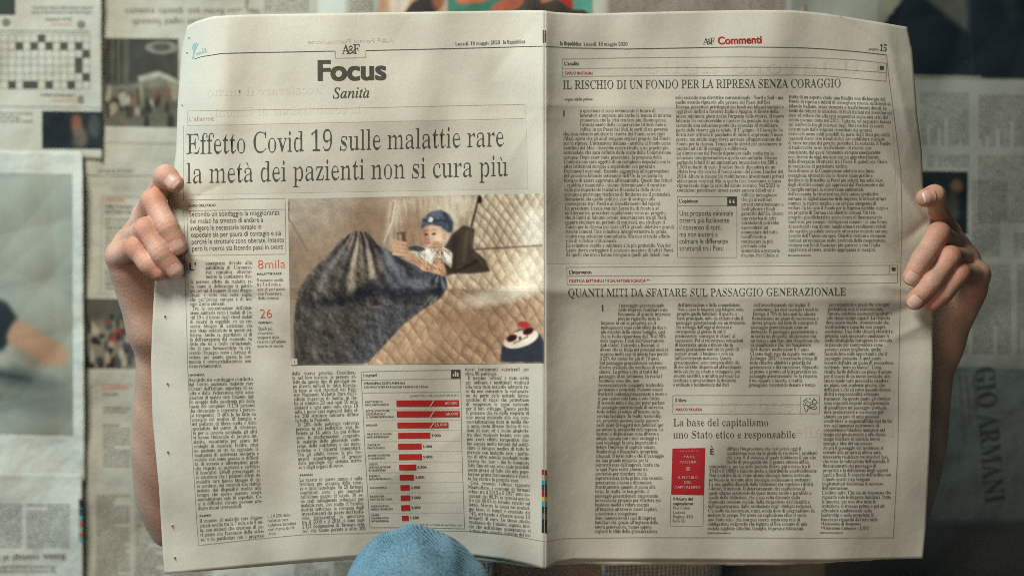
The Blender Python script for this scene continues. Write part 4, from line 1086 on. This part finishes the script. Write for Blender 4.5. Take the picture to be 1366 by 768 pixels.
rule(r, f, [(140, 190), (240, 192)], .6); wline(r, f, 'AFFARI & FINANZA', (130, 230), (178, 230), 4, st=SI); rule(r, f, [(115, 234), (240, 235)], .8)
rule(r, f, [(136, 262), (200, 263)], .5); rule(r, f, [(136, 262), (134, 392)], .4); wline(r, f, "L'intervista", (140, 268), (166, 268), 4, M_orange); wline(r, f, 'Italia, il ministro', (140, 277), (178, 278), 5); wline(r, f, 'dal Friuli a Roma', (140, 284.5), (183, 285), 5)
for j, (y0, n) in enumerate(((294, 3), (306, 15), (380, 2))): wtext(r, f, (140, y0), (42, 0), (0, 5.2), n, 3.4, seed=70 + j, words=4)
p = Pic(0, 0, 68, 92, 62, 84, (128, 122, 104)); p.put(p.poly([(0, 0), (68, 0), (68, 26), (0, 30)], 3), (86, 84, 74))
for i in range(70): x, y = rr.uniform(0, 68), rr.uniform(22, 92); p.put(p.ell(x, y, rr.uniform(2, 5), rr.uniform(3, 9), 0, .5), rr.choice([(34, 34, 34), (176, 164, 140), (150, 70, 56), (60, 70, 78), (84, 76, 64), (40, 38, 36)]), .85)
p.make('printed_picture', [(114, 398), (183, 399), (183, 491), (114, 491)], f, .0006, r, M_print)
wline(r, f, 'IL COMMENTO', (136, 519), (170, 519), 4, M_orange); wline(r, f, 'Il racconto', (137, 527), (158, 527), 4); rule(r, f, [(134, 512), (176, 513)], .6, M_orange)
for j, (x, y0, n, wd) in enumerate(((137, 545, 2, 38), (137, 568, 12, 38), (128, 662, 26, 46), (180, 664, 26, 42), (226, 664, 26, 60))): wtext(r, f, (x, y0), (wd, 0), (0, 4.9), n, 3.3, seed=80 + j, words=max(3, int(wd / 9)))
r, f = wsheet('newspaper sheet in the top left corner with a crossword grid', [(-130, -70), (135, -70), (136, 212), (-130, 210)], 2.2, seed=17, curl=[(135, 60, -1, 0, 9, .005)])
k = Ink(f, .0005)
for i in range(25): x = -118 + i * 9.9; k.line([(x, 46), (x, 118.5)], .6)
for j in range(8): y = 46 + j * 10.35; k.line([(-130, y), (119.6, y)], .5)
cg = k.make('crossword_grid', M_bgink2, r)
cells = [(157, 143), (75, 172), (188, 170), (243, 172), (300, 172), (130, 193), (330, 200), (303, 255), (303, 287), (333, 313), (40, 330), (98, 333), (130, 335), (186, 337), (273, 340)]
for a, b in cells:
    k = Ink(f, .0007); x, y = a / 2.954, b / 2.954; x = -118 + round((x - 5 + 118) / 9.9) * 9.9; y = 46 + round((y - 5 - 46) / 10.35) * 10.35; k.rect(x, y, x + 9.9, y + 10.35, nu=2, nv=2); k.make('black_square', M_ink, cg)
rule(r, f, [(-120, 41), (120, 42)], 1.2); wtext(r, f, (42, 12), (84, 0), (0, 6), 2, 4, seed=90, words=9); wline(r, f, 'orizzontali e verticali', (60, 28), (96, 27), 4); rule(r, f, [(68, 33), (96, 32)], 1, M_orange); rule(r, f, [(68, 134), (98, 134)], 1, M_orange); wline(r, f, 'la soluzione al prossimo numero', (54, 128), (98, 129), 4)
for x, y in ((8, 30), (108, 33), (108, 133)): k = Ink(f, .0006); k.disc(x, y, 5.5, 5.5); k.make('round_badge', M_bgink2, r)
rule(r, f, [(-60, 141), (136, 144)], .8); wtext(r, f, (-40, 152), (86, 1), (0, 5.2), 3, 3.6, seed=91, words=10)
p = Pic(0, 0, 82, 52, 70, 44, (34, 40, 42)); p.put(p.ell(47, 18, 8, 14, 0, .5), (128, 84, 62)); p.put(p.ell(52, 38, 10, 16, 0, .7), (96, 88, 74)); p.put(p.ell(72, 20, 9, 16, 0, .6), (66, 68, 62)); p.put(p.ell(20, 28, 18, 20, 0, .9), (22, 30, 34)); p.mul(.8 + .4 * p.noise(14, 7))
p.make('printed_picture', [(56, 148), (136, 149), (136, 199), (56, 198)], f, .0006, r, M_print)
k = Ink(f, .0005); k.rect(-30, -30, 20, 20); k.make('printed_picture', flatmat('dark_green_grey_ink', (60, 66, 60)), r)
r, f = wsheet('pale newspaper sheet at the left edge with a faded picture of a reaching arm', [(-130, 198), (110, 202), (113, 642), (-130, 640)], 3.4, m=M_bgpaper2, seed=21, curl=[(110, 420, -1, 0, 8, .006)], amp=.0018, ny=90)
p = Pic(-10, 230, 98, 582, 70, 150, (148, 152, 138)); p.put(p.blur((p.Y < 385).astype(float), 30), (160, 164, 150), .7)
p.put(p.poly([(-10, 398), (8, 404), (26, 428), (18, 448), (4, 470), (-10, 476)], 2), (34, 44, 48)); p.put(p.poly([(22, 426), (44, 436), (66, 452), (90, 462), (91, 488), (62, 490), (40, 474), (10, 458), (10, 446)], 2), (172, 138, 110)); p.put(p.poly([(10, 456), (40, 474), (64, 490), (44, 488), (20, 470)], 4), (128, 96, 76), .8)
p.put(p.ell(20, 505, 60, 14, 12, .9), (92, 102, 98), .8); p.put(p.ell(60, 540, 60, 16, 0, 1), (110, 116, 108), .7); p.put(p.seg(-10, 500, 40, 508, 3, 2, 8), (50, 60, 60), .8); p.put(p.ell(-5, 480, 20, 10, 30, .8), (176, 170, 150), .7); p.mul(.93 + .14 * p.noise(40, 5))
p.make('printed_picture', [(-10, 230), (96, 232), (97, 580), (-10, 578)], f, .0006, r, M_print)
r, f = wsheet('pale upside-down newspaper sheet in the bottom left corner with a headline and colour strip', [(-130, 628), (109, 632), (112, 880), (-130, 880)], 4.4, m=M_bgpaper2, seed=23, curl=[(110, 700, -1, 0, 10, .005), (0, 630, 0, 1, 10, .003)])
for x, wd, s in ((29, 48, 1), (93, 60, 2)): wtext(r, f, (x, 727), (-wd, 0), (0, -4.6), 13, 3.3, seed=100 + s, words=6)
wline(r, f, 'Roma, contagi al flusso', (88, 738), (-30, 742), 8.5, up=(0, 1)); wtext(r, f, (75, 757), (-90, 0), (0, 6), 2, 4.5, seed=110, words=8)
for y0, y1, rgb in ((665, 676, (50, 56, 54)), (677, 688, (40, 84, 96)), (690, 695, (60, 150, 170)), (696, 702, (190, 96, 60)), (703, 709, (120, 170, 150)), (710, 716, (196, 84, 56)), (717, 722, (60, 160, 170))):
    k = Ink(f, .0006); k.rect(105, y0, 109.4, y1, nu=2, nv=2); k.make('colour_patch', flatmat('edge_strip_ink', rgb), r)
r, f = wsheet('pale newspaper sheet low on the wall under the left page', [(216, 600), (660, 640), (660, 880), (216, 880)], 1.8, m=M_bgpaper2, seed=27)
for x in (392, 446): wtext(r, f, (x, 752), (48, 0), (0, 4.8), 10, 3.2, seed=120 + x, words=5)
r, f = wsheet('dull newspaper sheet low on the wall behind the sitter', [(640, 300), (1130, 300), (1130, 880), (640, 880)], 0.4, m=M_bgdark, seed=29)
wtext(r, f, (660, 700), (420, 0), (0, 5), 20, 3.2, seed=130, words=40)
# ================================================================== THE PERSON
def smin(a, b, k):
    h = np.clip(.5 + .5 * (b - a) / k, 0, 1); return b * (1 - h) + a * h - k * h * (1 - h)
def cone(p, a, b, ra, rb):
    ba = b - a; L2 = float(ba @ ba) + 1e-12; h = np.clip(((p - a) @ ba) / L2, 0, 1)
    return np.sqrt((((p - a) - h[:, None] * ba) ** 2).sum(1)) - (ra + (rb - ra) * h)
def ellip(p, c, r, ax=None):
    q = p - c
    if ax is not None: q = q @ ax
    r = np.array(r); k0 = np.sqrt(((q / r) ** 2).sum(1)); k1 = np.sqrt(((q / r ** 2) ** 2).sum(1)); return k0 * (k0 - 1) / np.maximum(k1, 1e-9)
def surface_nets(sdf, lo, hi, h):
    lo = np.array(lo, float); n = np.ceil((np.array(hi) - lo) / h).astype(int) + 1
    c = 6; nc = (n // c) + 2; gi = np.stack(np.meshgrid(*[np.arange(k) for k in nc], indexing='ij'), -1).reshape(-1, 3)
    dc = np.concatenate([sdf(lo + q * h * c) for q in np.array_split(gi.astype(float), max(1, len(gi) // 200000))]).reshape(nc)
    D = np.repeat(np.repeat(np.repeat(dc, c, 0), c, 1), c, 2)[:n[0], :n[1], :n[2]].astype(np.float32)
    act = np.abs(D) < h * c * 1.9; idx = np.argwhere(act)
    out = np.concatenate([sdf(lo + q * h) for q in np.array_split(idx.astype(float), max(1, len(idx) // 200000))]); D[act] = out
    s = D < 0; mn = s[:-1, :-1, :-1].copy(); mx = mn.copy()
    for dx in (0, 1):
        for dy in (0, 1):
            for dz in (0, 1):
                t = s[dx:n[0] - 1 + dx, dy:n[1] - 1 + dy, dz:n[2] - 1 + dz]; mn &= t; mx |= t
    cell = np.argwhere(mx & ~mn); vid = -np.ones(mx.shape, np.int32); vid[tuple(cell.T)] = np.arange(len(cell))
    acc = np.zeros((len(cell), 3)); cnt = np.zeros(len(cell))
    cor = [(a, b, d) for a in (0, 1) for b in (0, 1) for d in (0, 1)]
    val = {q: D[cell[:, 0] + q[0], cell[:, 1] + q[1], cell[:, 2] + q[2]] for q in cor}
    for q in cor:
        for a in range(3):
            if q[a] == 0:
                q2 = list(q); q2[a] = 1; q2 = tuple(q2); v0, v1 = val[q], val[q2]; m = (v0 < 0) != (v1 < 0); t = np.where(m, v0 / np.where(m, v0 - v1, 1), 0)
                pt = np.tile(np.array(q, float), (len(cell), 1)); pt[:, a] = t; acc[m] += pt[m]; cnt[m] += 1
    V = lo + (cell + acc / cnt[:, None]) * h; F = []
    for a in range(3):
        b, d = (a + 1) % 3, (a + 2) % 3
        sl0 = [slice(1, -1)] * 3; sl0[a] = slice(0, -1); sl1 = list(sl0); sl1[a] = slice(1, None)
        s0, s1 = s[tuple(sl0)], s[tuple(sl1)]; e = np.argwhere(s0 != s1); 
        if not len(e): continue
        flip = s0[tuple(e.T)]; e = e + 1; e[:, a] -= 1
        q = []
        for ob, od in ((0, 0), (-1, 0), (-1, -1), (0, -1)):
            t = e.copy(); t[:, b] += ob; t[:, d] += od; q.append(vid[tuple(t.T)])
        q = np.stack(q, -1); q[~flip] = q[~flip][:, ::-1]; F.append(q[(q >= 0).all(1)])
    F = np.vstack(F)[:, ::-1]; lab = np.arange(len(V)); a = F.ravel(); b = np.roll(F, 1, 1).ravel()
    while True:                                                     # keep the largest connected surface
        new = lab.copy(); m = np.minimum(lab[a], lab[b]); np.minimum.at(new, a, m); np.minimum.at(new, b, m)
        new = new[new]; new = new[new]
        if (new == lab).all(): break
        lab = new
    big = np.bincount(lab).argmax(); keep = lab == big; ids = np.cumsum(keep) - 1; F = F[keep[F[:, 0]]]
    return V[keep], ids[F]
PX = K * D0
def J(px, py, off): return P(px, py, D0 + off / 1000.0)
R = lambda r: r * PX
def hand_def(side):
    if side == 'L':
        fingers = {   # mcp, pip, dip, tip with radii in picture pixels, distances in mm from the paper plane
            'index': [(193, 286, 46, 16), (212, 256, 20, 15), (221, 235, -5, 15.0), (233.5, 245, -9.5, 12.3)],
            'middle': [(184, 312, 44, 18), (204.5, 268, -1, 16.3), (222.5, 301, -11.5, 14.6), (236.5, 328, -9.5, 12.8)],
            'ring': [(170, 326, 38, 18), (196, 305, -7, 15.6), (215, 337, -13, 13.9), (233, 360, -9.5, 12.4)],
            'little': [(159, 341, 26, 17.5), (180, 331, -2, 14.2), (197, 352, -8, 12.6), (211, 364, -7, 11.2)]}
        wrist = [(198, 438, 62, 23)]; palm = [(186, 372, 52, 20), (196, 340, 56, 18), (172, 362, 38, 20)]
        thumb = [(214, 400, 58, 18), (232, 352, 42, 15), (250, 318, 25, 13), (262, 298, 22, 11)]
        arm = [(204, 438, 62, 23.5), (208, 500, 82, 29), (213, 590, 112, 41), (218, 660, 138, 41), (226, 703, 150, 31)]
        up = [(224, 700, 150, 38), (360, 560, 205, 52), (500, 430, 235, 62)]
    else:
        fingers = {
            'index': [(1266, 310, 50, 15), (1252, 284, 24, 14), (1247, 261, -4, 14.2), (1234, 264, -9.5, 12.2)],
            'middle': [(1276, 330, 44, 17), (1252, 312, -1, 15.8), (1231, 345, -12, 14.2), (1217, 369, -9, 12.6)],
            'ring': [(1289, 346, 36, 17), (1267, 343, -6, 15.2), (1243, 376, -13, 14.0), (1221, 401, -9, 12.6)],
            'little': [(1304, 366, 24, 16), (1280, 364.5, -4, 13.6), (1260, 390, -8, 12.2), (1245, 405, -6, 10.4)]}
        wrist = [(1254, 460, 62, 24)]; palm = [(1284, 390, 48, 21), (1264, 360, 54, 18), (1294, 384, 36, 19)]
        thumb = [(1250, 420, 58, 18), (1228, 372, 42, 15), (1212, 332, 25, 13), (1202, 312, 23, 11)]
        arm = [(1254, 460, 62, 24), (1243, 510, 80, 29), (1224, 600, 112, 40), (1202, 682, 138, 41), (1194, 718, 150, 30)]
        up = [(1194, 718, 150, 32), (1090, 600, 200, 52), (952, 440, 235, 62)]
    return fingers, wrist, palm, thumb, arm, up
def arm_sdf(side):
    fg, wrist, palm, thumb, arm, up = hand_def(side)
    A = lambda q: J(q[0], q[1], q[2]); W = A(wrist[0])
    kp = np.array([list(A(q)) + [R(q[3])] for q in arm]); tt = np.arange(len(kp)); fine = np.linspace(0, len(kp) - 1, 26)
    def cr(col):                                                    # a smooth curve through the arm's stations
        o = []
        for t in fine:
            i = min(int(t), len(kp) - 2); u = t - i; p0, p1, p2, p3 = [kp[min(max(j, 0), len(kp) - 1), col] for j in (i - 1, i, i + 1, i + 2)]
            o.append(.5 * (2 * p1 + (p2 - p0) * u + (2 * p0 - 5 * p1 + 4 * p2 - p3) * u * u + (3 * p1 - p0 - 3 * p2 + p3) * u ** 3))
        return np.array(o)
    armpts = np.stack([cr(c) for c in range(4)], -1); armpts = np.vstack([armpts, [list(A(q)) + [R(q[3])] for q in up[1:]]])
    def chain(p, c):
        d = np.full(len(p), 9.0)
        for a, b in zip(c[:-1], c[1:]): d = np.minimum(d, cone(p, a[:3], b[:3], a[3], b[3]))
        return d
    def f(p):
        fs = None
        for nm, ch in list(fg.items()) + [('thumb', thumb)]:
            d = None; pts = [A(c) for c in ch]; rr = [R(c[3]) for c in ch]
            for i in range(3):
                a, b = pts[i], pts[i + 1]; s = cone(p, a, b, rr[i] * .985, rr[i + 1] * 1.0)
                mid = (a + b) / 2                                   # the fleshy middle of each bone
                ba = (b - a) / np.linalg.norm(b - a); t = (p - mid) @ ba; L = np.linalg.norm(b - a) / 2
                s = s + .00022 * np.exp(-(t / (L * .55)) ** 2) * (1 if i < 2 else -1.2)
                d = s if d is None else smin(d, s, .0035)
            if nm != 'thumb':
                for j, amp in ((1, .0007), (2, .0008)):          # skin folds over the joints
                    ax = pts[j + 1] - pts[j - 1]; ax /= np.linalg.norm(ax); t = (p - pts[j]) @ ax; rad = np.sqrt(((p - pts[j]) ** 2).sum(1)); near = np.exp(-(rad / (rr[j] * 1.35)) ** 4)
                    for o in (-.0024, 0, .0022): d = d + amp * np.exp(-((t - o) / .0007) ** 2) * near
            if fs is None: fs = d
            else: fs = smin(fs, d, .0009)
        h = None
        for nm, ch in fg.items():
            m = cone(p, A(ch[0]), W, R(ch[0][3]), R(16)); h = m if h is None else smin(h, m, .012)
        for q in palm: h = smin(h, cone(p, A(q), W, R(q[3]), R(17)), .014)
        h = smin(h, cone(p, A(thumb[0]), W, R(18), R(12)), .012)
        # creases on the side of the palm and at the wrist
        if side == 'L': w0 = J(168, 395, 20)
        else: w0 = J(1300, 410, 20)
        wd = (W - A(fg['little'][0])); wd /= np.linalg.norm(wd); t = (p - W) @ wd
        n_ = np.sin(p[:, 0] * 190 + 1.7) * .0022 + p[:, 0] * .12 * (1 if side == 'L' else -1) + np.sin(p[:, 1] * 260) * .0012
        for o, am in ((-.040, .00045), (-.047, .0003), (-.030, .0003)): h = h + am * np.exp(-((t + n_ - o) / .0010) ** 2)
        d = smin(fs, h, .005)
        return smin(d, chain(p, armpts), .016)
    return f, fg, A
person = bpy.data.objects.new('person', None); COL.objects.link(person); person.location = (0.02, 1.52, .45)
tagt(person, 'person in blue jeans and pale knitted cardigan hidden behind the newspaper they hold up', 'person')
M_skin = mat('skin', (0.6, .4, .3), .55, .32, sss=.15, attrib='tone', noise=[(45, .07, 3), (160, .07, 3), (900, .07, 2)], bump=[(420, .32, .0012), (1500, .22, .0004)], sssr=(1, .36, .18))
M_nail = mat('fingernail', (0.6, .4, .32), .38, .4, sss=.2, attrib='tone')
bodyV, bodyF, bodyC, n0 = [], [], [], 0
base = np.array([0.60, 0.382, 0.280]); red = np.array([0.54, 0.175, 0.105])
nails = []
for side in 'LR':
    f, fg, A = arm_sdf(side)
    if side == 'L': lo = P(120, 205, D0 - .035); hi = P(300, 770, D0 + .17)
    else: lo = P(1150, 235, D0 - .035); hi = P(1345, 800, D0 + .17)
    lo2 = np.minimum(lo, hi); hi2 = np.maximum(lo, hi)
    lo2[1] = D0 - .036; hi2[1] = D0 + .20
    V, F = surface_nets(f, lo2 - .01, hi2 + .01, .00105)
    t = np.zeros(len(V)); 
    for nm, ch in fg.items():
        for j, rad, am in ((1, .011, .75), (2, .009, .35), (3, .010, .65), (0, .012, .45)):
            t = np.maximum(t, am * np.exp(-(((V - A(ch[j])) ** 2).sum(1)) / (rad * 1.5) ** 2))
    C = base * (1 - t[:, None]) + red * t[:, None]
    C = C * (1 + .08 * np.sin(V[:, :1] * 180 + V[:, 2:3] * 140))
    zw = A(hand_def(side)[1][0])[2]; wt = np.clip((zw + .022 - V[:, 2]) / .02, 0, 1)[:, None]
    ea = np.concatenate([F[:, i] for i in range(4)]); eb = np.concatenate([F[:, (i + 1) % 4] for i in range(4)])
    dg_ = np.bincount(ea, minlength=len(V)) + np.bincount(eb, minlength=len(V))
    for it in range(40):
        S_ = np.stack([np.bincount(ea, V[eb, c], len(V)) + np.bincount(eb, V[ea, c], len(V)) for c in range(3)], -1) / dg_[:, None]
        V = V + (S_ - V) * (wt * .9 if it > 1 else .5)
    bodyV.append(V); bodyF.append(F + n0); bodyC.append(C); n0 += len(V)
    # nails: a curved plate bedded on the back of each fingertip
    for nm, ch in fg.items():
        if nm == 'little': continue
        dip, tip = A(ch[2]), A(ch[3]); ax = tip - dip; ax /= np.linalg.norm(ax); r = R(ch[3][3])
        nrm = {'index': np.array([-.10 if side == 'L' else .1, -1, .1]), 'middle': np.array([.12 if side == 'L' else -.12, -1, .0]), 'ring': np.array([.15 if side == 'L' else -.15, -1, -.05])}[nm]
        nrm = nrm - (nrm @ ax) * ax; nrm /= np.linalg.norm(nrm); sd = np.cross(ax, nrm); sd /= np.linalg.norm(sd)
        if nm == 'index' : ax = ax * 1.0
        nu, nv = 13, 15; g = []; col = []
        for iv in range(nv):
            vv = -1 + 2 * iv / (nv - 1)
            for iu in range(nu):
                uu = -1 + 2 * iu / (nu - 1); wv = math.sqrt(max(0, 1 - abs(vv) ** 3.2)) * .97 + .03
                th = uu * 0.92 * wv; al = vv * r * .78 + .06 * r
                q = tip + ax * al + (sd * math.sin(th) + nrm * math.cos(th)) * (r * 1.0)
                # settle the plate on the fingertip
                for _ in range(6):
                    e = float(f(q[None])[0]); q = q - nrm * (e - .00035 - (.0004 if vv > .75 else 0))
                if abs(uu) > .95 or abs(vv) > .96: q = q - nrm * .0012 * -1 * -1
                g.append(q); edge = vv > .86 - .12 * uu * uu
                lun = math.exp(-((vv + .95) / .25) ** 2) * math.exp(-(uu / .6) ** 2)
                rim = abs(uu) > .86 or vv < -.84
                c0 = np.array([.68, .42, .34]) if not edge else np.array([.74, .62, .50])
                cc = c0 * (1 - lun * .35) + np.array([.72, .54, .46]) * lun * .35
                col.append(np.array([.34, .13, .085]) if rim and not edge else cc)
        me = mesh('fingernail', np.array(g), grid_faces(nu, nv), True); attr(me, 'tone', np.array(col)); nails.append(me)
# head, neck, torso: hidden by the paper from the front
C0 = P(726, 168, 1.585)
def torso(p):
    d = ellip(p, C0, (.076, .096, .112)); d = smin(d, ellip(p, C0 + [0, -.035, -.062], (.052, .060, .055)), .02)
    d = smin(d, cone(p, C0 + [0, -.090, .0], C0 + [0, -.106, -.030], .008, .013), .010)          # nose
    d = smin(d, cone(p, C0 + [-.022, -.085, -.062], C0 + [.022, -.085, -.062], .007, .007), .008)  # lips
    for s in (-1, 1):
        d = np.maximum(d, -cone(p, C0 + [s * .031, -.100, .004], C0 + [s * .035, -.098, .004], .012, .011) * 1.0 - .004)
        d = smin(d, ellip(p, C0 + [s * .031, -.083, .004], (.012, .012, .009)), .003)
        d = smin(d, ellip(p, C0 + [s * .079, .006, -.012], (.010, .020, .030)), .006)
    d = smin(d, cone(p, C0 + [0, .02, -.08], C0 + [0, .03, -.19], .056, .060), .03)
    d = smin(d, ellip(p, C0 + [0, .02, -.40], (.165, .085, .24)), .05)
    for q in ((500, 430, 235, 60), (952, 440, 235, 60)): d = smin(d, cone(p, C0 + [0, .025, -.21], J(*q[:3]), .06, R(q[3])), .03)
    d = smin(d, ellip(p, C0 + [0, .02, -.62], (.17, .09, .14)), .05)
    for h_ in ((500, 430, 235, 60, 360, 560, 205, 50, 264, 662, 166, 37), (952, 440, 235, 60, 1090, 600, 200, 50, 1160, 698, 164, 37)):
        d = smin(d, cone(p, J(*h_[:3]), J(h_[4], h_[5], h_[6]), R(h_[3]), R(h_[7])), .02)
        d = smin(d, cone(p, J(h_[4], h_[5], h_[6]), J(*h_[8:11]), R(h_[7]), R(h_[11])), .02)
    return d
V, F = surface_nets(torso, C0 + [-.42, -.20, -.80], C0 + [.42, .16, .16], .005)
bodyV.append(V); bodyF.append(F + n0); bodyC.append(np.tile(base, (len(V), 1)))
me = mesh('body', np.vstack(bodyV), np.vstack(bodyF), True); attr(me, 'tone', np.vstack(bodyC)); body = link('body', me, person, [M_skin])
for n_ in nails: link('fingernail', n_, body, [M_nail])
# hair
def hair(p):
    d = ellip(p, C0 + [0, .016, .016], (.090, .104, .112)); d = np.maximum(d, -(cone(p, C0 + [0, -.13, -.05], C0 + [0, -.13, .03], .082, .070)))
    d = smin(d, ellip(p, C0 + [0, .065, -.10], (.085, .05, .13)), .03); return d + .0025 * np.sin(p[:, 0] * 220 + np.sin(p[:, 2] * 40))
V, F = surface_nets(hair, C0 + [-.12, -.13, -.26], C0 + [.12, .15, .15], .004)
link('hair', mesh('hair', V, F, True), person, [mat('dark_brown_hair', (.035, .022, .014), .5, .4, bump=[(160, .6, .004)])])
# open knitted cardigan
def knit_mat():
    m = mat('pale_knit_wool', (0.84, 0.78, 0.66), .95, .1, noise=[(60, .08, 3)], sheen=.3); nt = m.node_tree; N, L = nt.nodes, nt.links; b = N['Principled BSDF']
    tc = N.new('ShaderNodeTexCoord'); w1 = N.new('ShaderNodeTexWave'); w1.bands_direction = 'X'; w1.inputs['Scale'].default_value = 75; w1.inputs['Distortion'].default_value = 3
    w2 = N.new('ShaderNodeTexWave'); w2.bands_direction = 'Z'; w2.inputs['Scale'].default_value = 90; w2.inputs['Distortion'].default_value = 3
    for w_ in (w1, w2): L.new(tc.outputs['Object'], w_.inputs['Vector'])
    x = N.new('ShaderNodeMath'); x.operation = 'MULTIPLY'; L.new(w1.outputs['Fac'], x.inputs[0]); L.new(w2.outputs['Fac'], x.inputs[1])
    u = N.new('ShaderNodeBump'); u.inputs['Strength'].default_value = 1; u.inputs['Distance'].default_value = .004; L.new(x.outputs[0], u.inputs['Height']); L.new(u.outputs[0], b.inputs['Normal']); return m
M_knit = knit_mat()
def card(p):
    d = ellip(p, C0 + [0, .02, -.40], (.185, .105, .262)); d = smin(d, ellip(p, C0 + [0, .02, -.66], (.205, .125, .19)), .05)
    for h_ in ((500, 430, 235, 60, 360, 560, 205, 50, 264, 662, 166, 37), (952, 440, 235, 60, 1090, 600, 200, 50, 1160, 698, 164, 37)):
        d = smin(d, cone(p, J(*h_[:3]), J(h_[4], h_[5], h_[6]), R(h_[3]) + .012, R(h_[7]) + .013), .03)
    inner = ellip(p, C0 + [0, .0, -.42], (.172, .092, .6)); 
    gap = np.abs(p[:, 0] - (C0[0] + .002)) - (.040 + .02 * np.clip((C0[2] - .25 - p[:, 2]) / .3, 0, 1)); front = p[:, 1] - C0[1] - .02
    d = np.maximum(d, -np.maximum(gap, front)); return d + .0012 * np.sin(p[:, 0] * 260) * np.sin(p[:, 2] * 320)
V, F = surface_nets(card, C0 + [-.34, -.16, -.80], C0 + [.34, .18, -.12], .0045)
link('cardigan', mesh('cardigan', V, F, True), person, [M_knit])
# jeans
KN = P(557, 799, 1.232)
def jeans(p):
    hip = C0 + [-.08, -.02, -.70]; hipr = C0 + [.10, -.02, -.70]
    d = cone(p, KN + [.000, .006, -.012], hip, .0545, .088); d = smin(d, cone(p, KN + [.0, .004, -.008], KN + [.02, .05, -.36], .0545, .052), .03)
    d = smin(d, ellip(p, KN + [-.004, -.006, .010], (.047, .046, .050)), .010)
    k2 = P(1160, 868, 1.47); d = smin(d, cone(p, k2, hipr, .062, .09), .03); d = smin(d, cone(p, k2, k2 + [-.15, -.02, -.18], .06, .05), .02)
    d = smin(d, ellip(p, C0 + [.01, .0, -.72], (.185, .12, .11)), .04)
    q = p - KN
    for (nx_, nz, o, wd, am) in ((.80, .60, .040, .006, .0036), (.88, .47, .052, .005, .0030), (.70, .71, .026, .006, .0022), (.95, .3, .044, .004, .0020), (-.85, .52, .046, .006, .0018)):
        t = q[:, 0] * nx_ + q[:, 2] * nz - o + .004 * np.sin(q[:, 2] * 60 + q[:, 0] * 30); d = d + am * np.exp(-(t / wd) ** 2) * np.clip(-q[:, 1] / .03 + .6, 0, 1)
    return d + .0004 * np.sin(q[:, 0] * 170 + 2 * np.sin(q[:, 2] * 90))
V, F = surface_nets(jeans, [KN[0] - .12, 1.14, C0[2] - .86], [P(1260, 800, 1.5)[0], 1.76, KN[2] + .08], .0035)
def denim():
    m = mat('light_blue_denim', (0.2, .4, .5), .9, .12, sheen=.04); nt = m.node_tree; N, L = nt.nodes, nt.links; b = N['Principled BSDF']
    tc = N.new('ShaderNodeTexCoord'); mp = N.new('ShaderNodeMapping'); mp.inputs['Rotation'].default_value = (0, math.radians(-38), 0); L.new(tc.outputs['Object'], mp.inputs[0])
    w1 = N.new('ShaderNodeTexWave'); w1.bands_direction = 'Z'; w1.inputs['Scale'].default_value = 230; w1.inputs['Distortion'].default_value = 2.6; w1.inputs['Detail'].default_value = 2; w1.inputs['Detail Scale'].default_value = 2.5; L.new(mp.outputs[0], w1.inputs['Vector'])
    n1 = N.new('ShaderNodeTexNoise'); n1.inputs['Scale'].default_value = 850; n1.inputs['Detail'].default_value = 2; L.new(tc.outputs['Object'], n1.inputs['Vector'])
    n2 = N.new('ShaderNodeTexNoise'); n2.inputs['Scale'].default_value = 22; n2.inputs['Detail'].default_value = 5; L.new(tc.outputs['Object'], n2.inputs['Vector'])
    a = N.new('ShaderNodeMath'); a.operation = 'MULTIPLY_ADD'; L.new(w1.outputs['Fac'], a.inputs[0]); a.inputs[1].default_value = .42; L.new(n1.outputs['Fac'], a.inputs[2])
    c = N.new('ShaderNodeMath'); c.operation = 'MULTIPLY_ADD'; L.new(n2.outputs['Fac'], c.inputs[0]); c.inputs[1].default_value = .75; L.new(a.outputs[0], c.inputs[2])
    rp = N.new('ShaderNodeValToRGB'); rp.color_ramp.elements[0].position = .82; rp.color_ramp.elements[0].color = (.012, .042, .075, 1); rp.color_ramp.elements[1].position = 1.0; rp.color_ramp.elements[1].color = (.19, .34, .42, 1)
    e = rp.color_ramp.elements.new(.94); e.color = (.048, .140, .215, 1); L.new(c.outputs[0], rp.inputs[0]); L.new(rp.outputs[0], b.inputs['Base Color'])
    u = N.new('ShaderNodeBump'); u.inputs['Strength'].default_value = .5; u.inputs['Distance'].default_value = .0005; L.new(a.outputs[0], u.inputs['Height']); L.new(u.outputs[0], b.inputs['Normal']); return m
link('jeans', mesh('jeans', V, F, True), person, [denim()])
